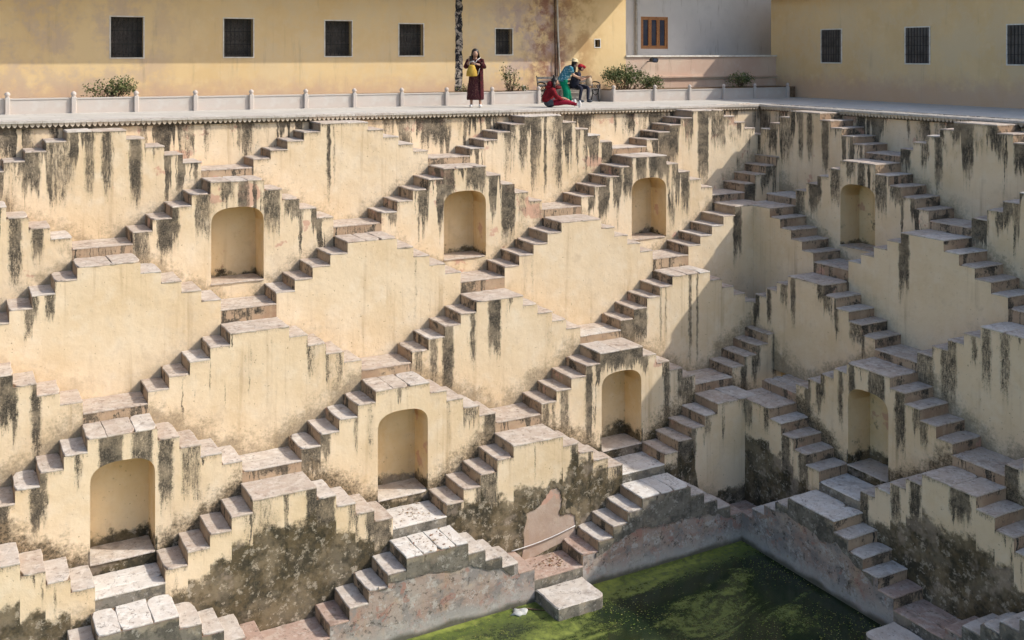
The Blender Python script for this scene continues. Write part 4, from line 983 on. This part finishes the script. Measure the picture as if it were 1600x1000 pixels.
# -- sitting person in red
S_ = tag(empty('person', (4.45, 1.05, zt(4.5)), -0.51), 'person in red hooded top sitting on the terrace edge with legs stretched out', 'person')
RED = cloth('red_fleece', (0.20, 0.012, 0.018), (0.13, 0.008, 0.013), 9); REDT = cloth('crimson_trousers', (0.27, 0.014, 0.034), (0.18, 0.010, 0.022), 7); DEN = cloth('grey_denim', (0.075, 0.085, 0.10), (0.05, 0.055, 0.07), 12)
vs = {'pel': ((-.03, 0, .13), (.15, .14)), 'wst': ((-.06, 0, .30), (.15, .15)), 'chs': ((.02, 0, .50), (.16, .17)), 'nk': ((.08, 0, .64), (.07, .07)), 'nk1': ((.11, 0, .70), (.055, .055)), 'hd': ((.155, 0, .79), (.088, .082)), 'ht': ((.16, 0, .88), (.08, .075)),
      's1': ((.08, -.18, .55), .07), 'e1': ((.20, -.24, .32), .055), 'w1': ((.38, -.12, .24), .035), 's2': ((.08, .18, .55), .07), 'e2': ((.22, .22, .34), .055), 'w2': ((.42, .10, .26), .035),
      'h1': ((.08, -.10, .12), .105), 'k1': ((.50, -.14, .17), .085), 'a1': ((.86, -.12, .09), .05), 't1': ((.96, -.12, .17), .045), 'h2': ((.08, .10, .12), .105), 'k2': ((.42, .16, .26), .085), 'a2': ((.72, .14, .12), .05), 't2': ((.80, .14, .22), .045)}
es = [('pel', 'wst'), ('wst', 'chs'), ('chs', 'nk'), ('nk', 'nk1'), ('nk1', 'hd'), ('hd', 'ht'), ('chs', 's1'), ('s1', 'e1'), ('e1', 'w1'), ('chs', 's2'), ('s2', 'e2'), ('e2', 'w2'), ('pel', 'h1'), ('h1', 'k1'), ('k1', 'a1'), ('a1', 't1'), ('pel', 'h2'), ('h2', 'k2'), ('k2', 'a2'), ('a2', 't2')]
hand_chain(vs, es, 'w1', 'l', (1, .3, -.1), (0, 1, 0)); hand_chain(vs, es, 'w2', 'r', (1, -.3, -.1), (0, 1, 0))
def sitmat(c):
    if c.z > .68: return 0
    if c.x > .84 and abs(c.y + .12) < .1 or c.x > .72 and c.y > .05: return 3
    if c.x > .36 and c.z > .215 and abs(c.y) < .135: return 0
    if c.z < .24 and c.x > .06 or (c.x > .25 and c.z < .36 and abs(c.y) > .1): return 2
    return 1
new_obj('body', skin_mesh('body', (vs, es), [SKIN, RED, REDT, WHITE], sitmat), S_)
b = MB(); ovoid(b, (.0, 0, .16), (.20, .205, .16), 16, 8); b.build('denim_skirt', [DEN], S_)
loft('hooded_top', [ell(cx, 0, z, rx, ry, 18, .03, z * 20) for z, cx, rx, ry in ((.17, -.06, .175, .185), (.26, -.08, .185, .19), (.42, -.03, .185, .20), (.55, .03, .165, .195), (.63, .06, .10, .12))], RED, S_)
b = MB(); ovoid(b, (.0, 0, .72), (.10, .13, .11), 14, 8); ovoid(b, (-.02, 0, .63), (.13, .15, .09), 14, 8)
for sy in (-1, 1): b.tube([(.06, sy * .16, .57), (.10, sy * .21, .50), (.20, sy * .25, .33), (.36, sy * .13, .25)], [.08, .085, .072, .05], 12)
b.build('hood_and_sleeves', [RED], S_)
b = MB(); ovoid(b, (.14, 0, .83), (.105, .10, .115), 14, 9); ovoid(b, (.12, 0, .97), (.045, .045, .05), 10, 6); b.tube([(.12, -.09, .80), (.13, -.12, .70), (.12, -.13, .58)], [.05, .05, .025], 8); b.build('hair', [HAIR], S_)
b = MB(); ovoid(b, (.19, 0, .79), (.072, .075, .10), 14, 9); b.build('face', [SKIN], S_); face_bits(S_, (.19, 0, .79), .072, (1, 0, -.15))
for x, y, z in ((.93, -.12, .10), (.79, .14, .13)):
    b = MB(); ovoid(b, (x, y, z), (.052, .05, .125), 12, 8); b.build('shoe', [WHITE], S_)

# -- bending person in teal shirt, green trousers and straw hat
B_ = tag(empty('person', (6.62, 3.55, zt(6.6)), -0.56), 'person in teal shirt, green trousers and pale hat bending forward over the bench', 'person')
TEAL = cloth('teal_print', (0.035, 0.17, 0.24), (0.30, 0.46, 0.50), 16, .50, .60); GREEN = cloth('green_trousers', (0.0, 0.175, 0.095), (0.0, 0.12, 0.065), 5); STRAW = cloth('straw_hat', (0.66, 0.56, 0.36), (0.56, 0.46, 0.28), 20)
vs = {'pel': ((-.13, 0, .80), (.15, .14)), 'wst': ((-.05, 0, .97), (.13, .14)), 'chs': ((.08, 0, 1.14), (.15, .15)), 'nk': ((.18, 0, 1.27), (.06, .06)), 'nk1': ((.22, 0, 1.31), (.052, .052)), 'hd': ((.28, 0, 1.36), (.088, .082)), 'ht': ((.29, 0, 1.45), (.08, .076)),
      's1': ((.15, -.19, 1.19), .06), 'e1': ((.22, -.22, .96), .045), 'w1': ((.46, -.10, .88), .032), 's2': ((.15, .19, 1.19), .06), 'e2': ((.24, .20, .97), .045), 'w2': ((.44, .06, .82), .032),
      'h1': ((-.11, -.09, .74), .10), 'k1': ((-.01, -.10, .42), .068), 'a1': ((.0, -.10, .08), .045), 't1': ((.12, -.11, .045), .04), 'h2': ((-.11, .09, .74), .10), 'k2': ((.04, .11, .42), .068), 'a2': ((.08, .11, .08), .045), 't2': ((.20, .12, .045), .04)}
es = [('pel', 'wst'), ('wst', 'chs'), ('chs', 'nk'), ('nk', 'nk1'), ('nk1', 'hd'), ('hd', 'ht'), ('chs', 's1'), ('s1', 'e1'), ('e1', 'w1'), ('chs', 's2'), ('s2', 'e2'), ('e2', 'w2'), ('pel', 'h1'), ('h1', 'k1'), ('k1', 'a1'), ('a1', 't1'), ('pel', 'h2'), ('h2', 'k2'), ('k2', 'a2'), ('a2', 't2')]
hand_chain(vs, es, 'w1', 'l', (1, .2, -.2), (0, 1, 0)); hand_chain(vs, es, 'w2', 'r', (1, -.1, 0), (0, 1, 0))
new_obj('body', skin_mesh('body', (vs, es), [SKIN, GREEN, WHITE], lambda c: 2 if c.z < .075 else (1 if c.z < .8 and c.x < .25 else 0)), B_)
b = MB()
for sy, kx, ax in ((-1, -.02, 0.0), (1, .03, .08)):
    b.rings([ell(-.11, sy * .075, .80, .15, .11, 16), ell(-.09, sy * .09, .65, .125, .11, 16, .02), ell(kx, sy * .10, .42, .105, .10, 16, .03), ell(ax - .01, sy * .105, .22, .105, .10, 16, .05), ell(ax, sy * .105, .07, .11, .105, 16, .06)], 0)
b.build('trousers', [GREEN], B_)
def bent(z, cx, rx, ry, tl): return [(cx + math.cos(a) * rx * .8, math.sin(a) * ry, z - math.cos(a) * rx * tl) for a in [2 * math.pi * j / 18 for j in range(18)]]
loft('shirt', [bent(.74, -.16, .20, .20, .25), bent(.82, -.13, .19, .19, .35), bent(.97, -.05, .175, .18, .5), bent(1.14, .08, .18, .20, .6), bent(1.22, .15, .12, .15, .6), bent(1.27, .18, .07, .08, .6)], TEAL, B_)
b = MB()
for sy in (-1, 1): b.tube([(.10, sy * .13, 1.20), (.15, sy * .19, 1.19), (.20, sy * .22, 1.02)], [.08, .085, .075], 12)
b.build('sleeves', [TEAL], B_)
b = MB(); ovoid(b, (.27, 0, 1.37), (.10, .10, .115), 14, 9); b.tube([(.22, -.05, 1.34), (.27, -.09, 1.22), (.29, -.09, 1.05)], [.07, .06, .03], 8); b.build('hair', [HAIR], B_)
b = MB(); ovoid(b, (.325, 0, 1.33), (.07, .072, .095), 14, 9); b.build('face', [SKIN], B_); face_bits(B_, (.325, 0, 1.33), .07, (1, 0, -.55))
b = MB(); b.rings([[(x + .285, y, z + 1.43 - (x) * .18) for x, y in [(math.cos(a) * r, math.sin(a) * r) for a in [2 * math.pi * j / 20 for j in range(20)]]] for r, z in ((.17, -.012), (.175, 0), (.115, .012), (.105, .06), (.09, .095), (.02, .105))], 0); b.build('hat', [STRAW], B_)
for x, y in ((.05, -.11), (.13, .115)):
    b = MB(); ovoid(b, (x, y, .045), (.13, .05, .045), 12, 8); b.build('shoe', [WHITE], B_)

# -- person in red cap sitting on the bench
C_ = tag(empty('person', (7.36, 4.05, zt(7.4)), -0.56), 'person in red cap and dark clothes sitting hunched on the bench', 'person')
NAVY = cloth('navy_cloth', (0.022, 0.024, 0.040), (0.035, 0.035, 0.05), 8); CAP = cloth('red_cap', (0.42, 0.03, 0.04), (0.32, 0.02, 0.03), 9)
vs = {'pel': ((-.08, 0, .55), (.15, .15)), 'wst': ((-.07, 0, .72), (.14, .15)), 'chs': ((.0, 0, .93), (.15, .17)), 'nk': ((.06, 0, 1.07), (.06, .06)), 'nk1': ((.09, -.01, 1.12), (.052, .052)), 'hd': ((.14, -.02, 1.19), (.086, .08)), 'ht': ((.15, -.02, 1.28), (.078, .074)),
      's1': ((.03, -.19, 1.0), .062), 'e1': ((.12, -.22, .76), .047), 'w1': ((.33, -.12, .84), .032), 's2': ((.03, .19, 1.0), .062), 'e2': ((.16, .20, .78), .047), 'w2': ((.36, .06, .88), .032),
      'h1': ((.0, -.10, .52), .10), 'k1': ((.16, -.34, .50), .075), 'a1': ((.10, -.42, .09), .045), 't1': ((.20, -.50, .045), .04), 'h2': ((.05, .08, .52), .10), 'k2': ((.40, -.16, .52), .075), 'a2': ((.38, -.30, .09), .045), 't2': ((.50, -.36, .045), .04)}
es = [('pel', 'wst'), ('wst', 'chs'), ('chs', 'nk'), ('nk', 'nk1'), ('nk1', 'hd'), ('hd', 'ht'), ('chs', 's1'), ('s1', 'e1'), ('e1', 'w1'), ('chs', 's2'), ('s2', 'e2'), ('e2', 'w2'), ('pel', 'h1'), ('h1', 'k1'), ('k1', 'a1'), ('a1', 't1'), ('pel', 'h2'), ('h2', 'k2'), ('k2', 'a2'), ('a2', 't2')]
hand_chain(vs, es, 'w1', 'l', (1, .2, .2), (0, 1, 0)); hand_chain(vs, es, 'w2', 'r', (1, -.2, .1), (0, 1, 0))
new_obj('body', skin_mesh('body', (vs, es), [SKIN, NAVY, WHITE], lambda c: 0 if (c.z > 1.06 or (c.x > .10 and .69 < c.z < 1.0 and c.x > .13)) else (2 if c.z < .08 else 1)), C_)
loft('jacket', [ell(cx, 0, z, rx, ry, 18, .02, z * 12) for z, cx, rx, ry in ((.48, -.09, .18, .19), (.62, -.09, .175, .185), (.80, -.05, .17, .19), (.96, .0, .16, .20), (1.05, .045, .09, .11))], NAVY, C_)
b = MB(); ovoid(b, (.13, -.02, 1.21), (.098, .092, .105), 14, 9); b.build('hair', [HAIR], C_)
b = MB(); ovoid(b, (.18, -.03, 1.17), (.068, .07, .092), 14, 9); b.build('face', [SKIN], C_); face_bits(C_, (.18, -.03, 1.17), .068, (1, -.15, -.3))
b = MB(); ovoid(b, (.13, -.02, 1.26), (.108, .10, .085), 16, 9); b.tube([(.18, -.02, 1.25), (.26, -.03, 1.225), (.31, -.035, 1.20)], [.07, .062, .03], 10); b.build('cap', [CAP], C_)
for x, y in ((.15, -.46), (.44, -.33)):
    b = MB(); ovoid(b, (x, y, .045), (.11, .07, .045), 12, 8); b.build('shoe', [DEN], C_)
hb = tag(empty('shoulder_bag', at(C_, .42, -.02, .62), -0.56), 'beige bag held on the lap of the person in the red cap', 'bag')
BEI = cloth('beige_cloth', (0.55, 0.44, 0.32), (0.46, 0.35, 0.24), 8)
loft('bag_body', [ell(0, 0, z, rx, ry, 14, .04, z * 30) for z, rx, ry in ((-.03, .08, .06), (.02, .115, .085), (.12, .12, .085), (.21, .095, .07), (.25, .05, .04))], BEI, hb); b = MB(); b.tube([(-.06, 0, .24), (-.05, 0, .31), (.05, 0, .32), (.06, 0, .24)], .010, 6); b.build('handle', [BEI], hb)
rc = tag(empty('folded_shawl', (6.45, 4.08, zt(6.4) + .464)), 'folded dark red shawl lying on the bench seat', 'shawl')
loft('folded_cloth', [ell(0, 0, z, rx, ry, 16, .05, z * 60) for z, rx, ry in ((0, .24, .15), (.03, .26, .165), (.07, .25, .16), (.11, .20, .12), (.13, .08, .05))], cloth('dark_red_wool', (.16, .02, .022), (.10, .014, .016), 9), rc)

# ------------------------------------------------------------------ small things by the water
b = MB(); pts = []
for i in range(13):
    f = i / 12; pts.append((-0.75 + 1.74 * f, -5.875 - .02 * math.sin(f * 3), -10.135 + .215 * f - .035 * math.sin(math.pi * f)))
b.tube(pts, 0.012, 6); tag(b.build('rope', [WHITE]), 'thin white rope strung across the foot of the mossy wall', 'rope')
rg = random.Random(5)
b = MB(); n_ = 12
b.rings([[(math.cos(2 * math.pi * j / n_) * r * (1 + .3 * math.sin(j * 2.3)), math.sin(2 * math.pi * j / n_) * r * .7 * (1 + .25 * math.cos(j * 3.1)), z + .02 * math.sin(j * 1.7 + r * 9)) for j in range(n_)] for r, z in ((.19, -.01), (.20, .015), (.14, .05), (.06, .055), (.01, .04))], 0)
tag(b.build('plastic_bag', [flat('grimy_plastic', (.50, .50, .47), (.38, .38, .34), 7, .5)], loc=(-1.16, -6.99, WATER)), 'crumpled white plastic bag floating beside the water slab', 'litter')
b = MB(); b.tube([(-.3, .22, .012), (0, .02, .02), (.28, -.2, .012)], [.012, .018, .008], 6); tag(b.build('stick', [M['twig']], loc=(-0.92, -7.0, WATER)), 'thin brown stick floating in green algae beside the slab', 'stick')
lm = [flat('dry_leaf', (0.16, 0.07, 0.04), (0.24, 0.12, 0.06), 10), flat('faded_leaf', (0.30, 0.21, 0.11), None, 9)]
b = MB()
for i in range(190):
    if rg.random() < .45: c0 = Vector((rg.gauss(0, .28), -6.35 + rg.gauss(.12, .16), ZK[7] - 5 * SK[7] + .012)); 
    elif rg.random() < .6: c0 = Vector((-3.04 + rg.gauss(0, .35), -5.4 + rg.gauss(0, .25), ZK[6] - 5 * SK[6] + .012))
    else: c0 = Vector((-3.04 + rg.gauss(0, .4), -6.3 + rg.gauss(0, .22), ZK[7] + .014))
    if abs(c0.x - round(c0.x / H) * H) > .58: continue
    a = rg.uniform(0, 6.28); L = rg.uniform(.015, .045); d = Vector((math.cos(a), math.sin(a), rg.uniform(-.1, .3))) * L; s_ = Vector((-math.sin(a), math.cos(a), rg.uniform(-.2, .2))) * L * .5
    b.face([c0 - d, c0 + s_, c0 + d, c0 - s_], None, rg.randrange(2))
tag(b.build('fallen_leaves', lm), 'scattered dry leaves on the lower landings', kind='stuff')

b = MB(); rg = random.Random(77); cnt = 0
for i in range(26000):
    x, y = rg.uniform(-9, 9), rg.uniform(-17, -6.78)
    v_ = mnoise.noise(Vector((x * .45 + y * .25, y * 1.2, 3.1))) + .6 * mnoise.noise(Vector((x * 1.3, y * 2.6, 7.7)))
    if v_ < -.05 + rg.uniform(-.2, .25): continue
    a = rg.uniform(0, 6.28); L = rg.uniform(.008, .022); d = Vector((math.cos(a), math.sin(a), rg.uniform(-.05, .12))) * L; s_ = Vector((-math.sin(a), math.cos(a), 0)) * L * .6; c0 = Vector((x, y, WATER + .006))
    b.face([c0 - d, c0 + s_, c0 + d, c0 - s_], None, 0 if rg.random() < .7 else 1)
tag(b.build('floating_duckweed', [flat('duckweed', (0.24, 0.27, 0.055), (0.16, 0.20, 0.035), 6), flat('dead_leaf_bits', (0.34, 0.30, 0.12), (0.24, 0.20, 0.08), 6)]), 'specks of duckweed and leaf bits floating on the green water', kind='stuff')
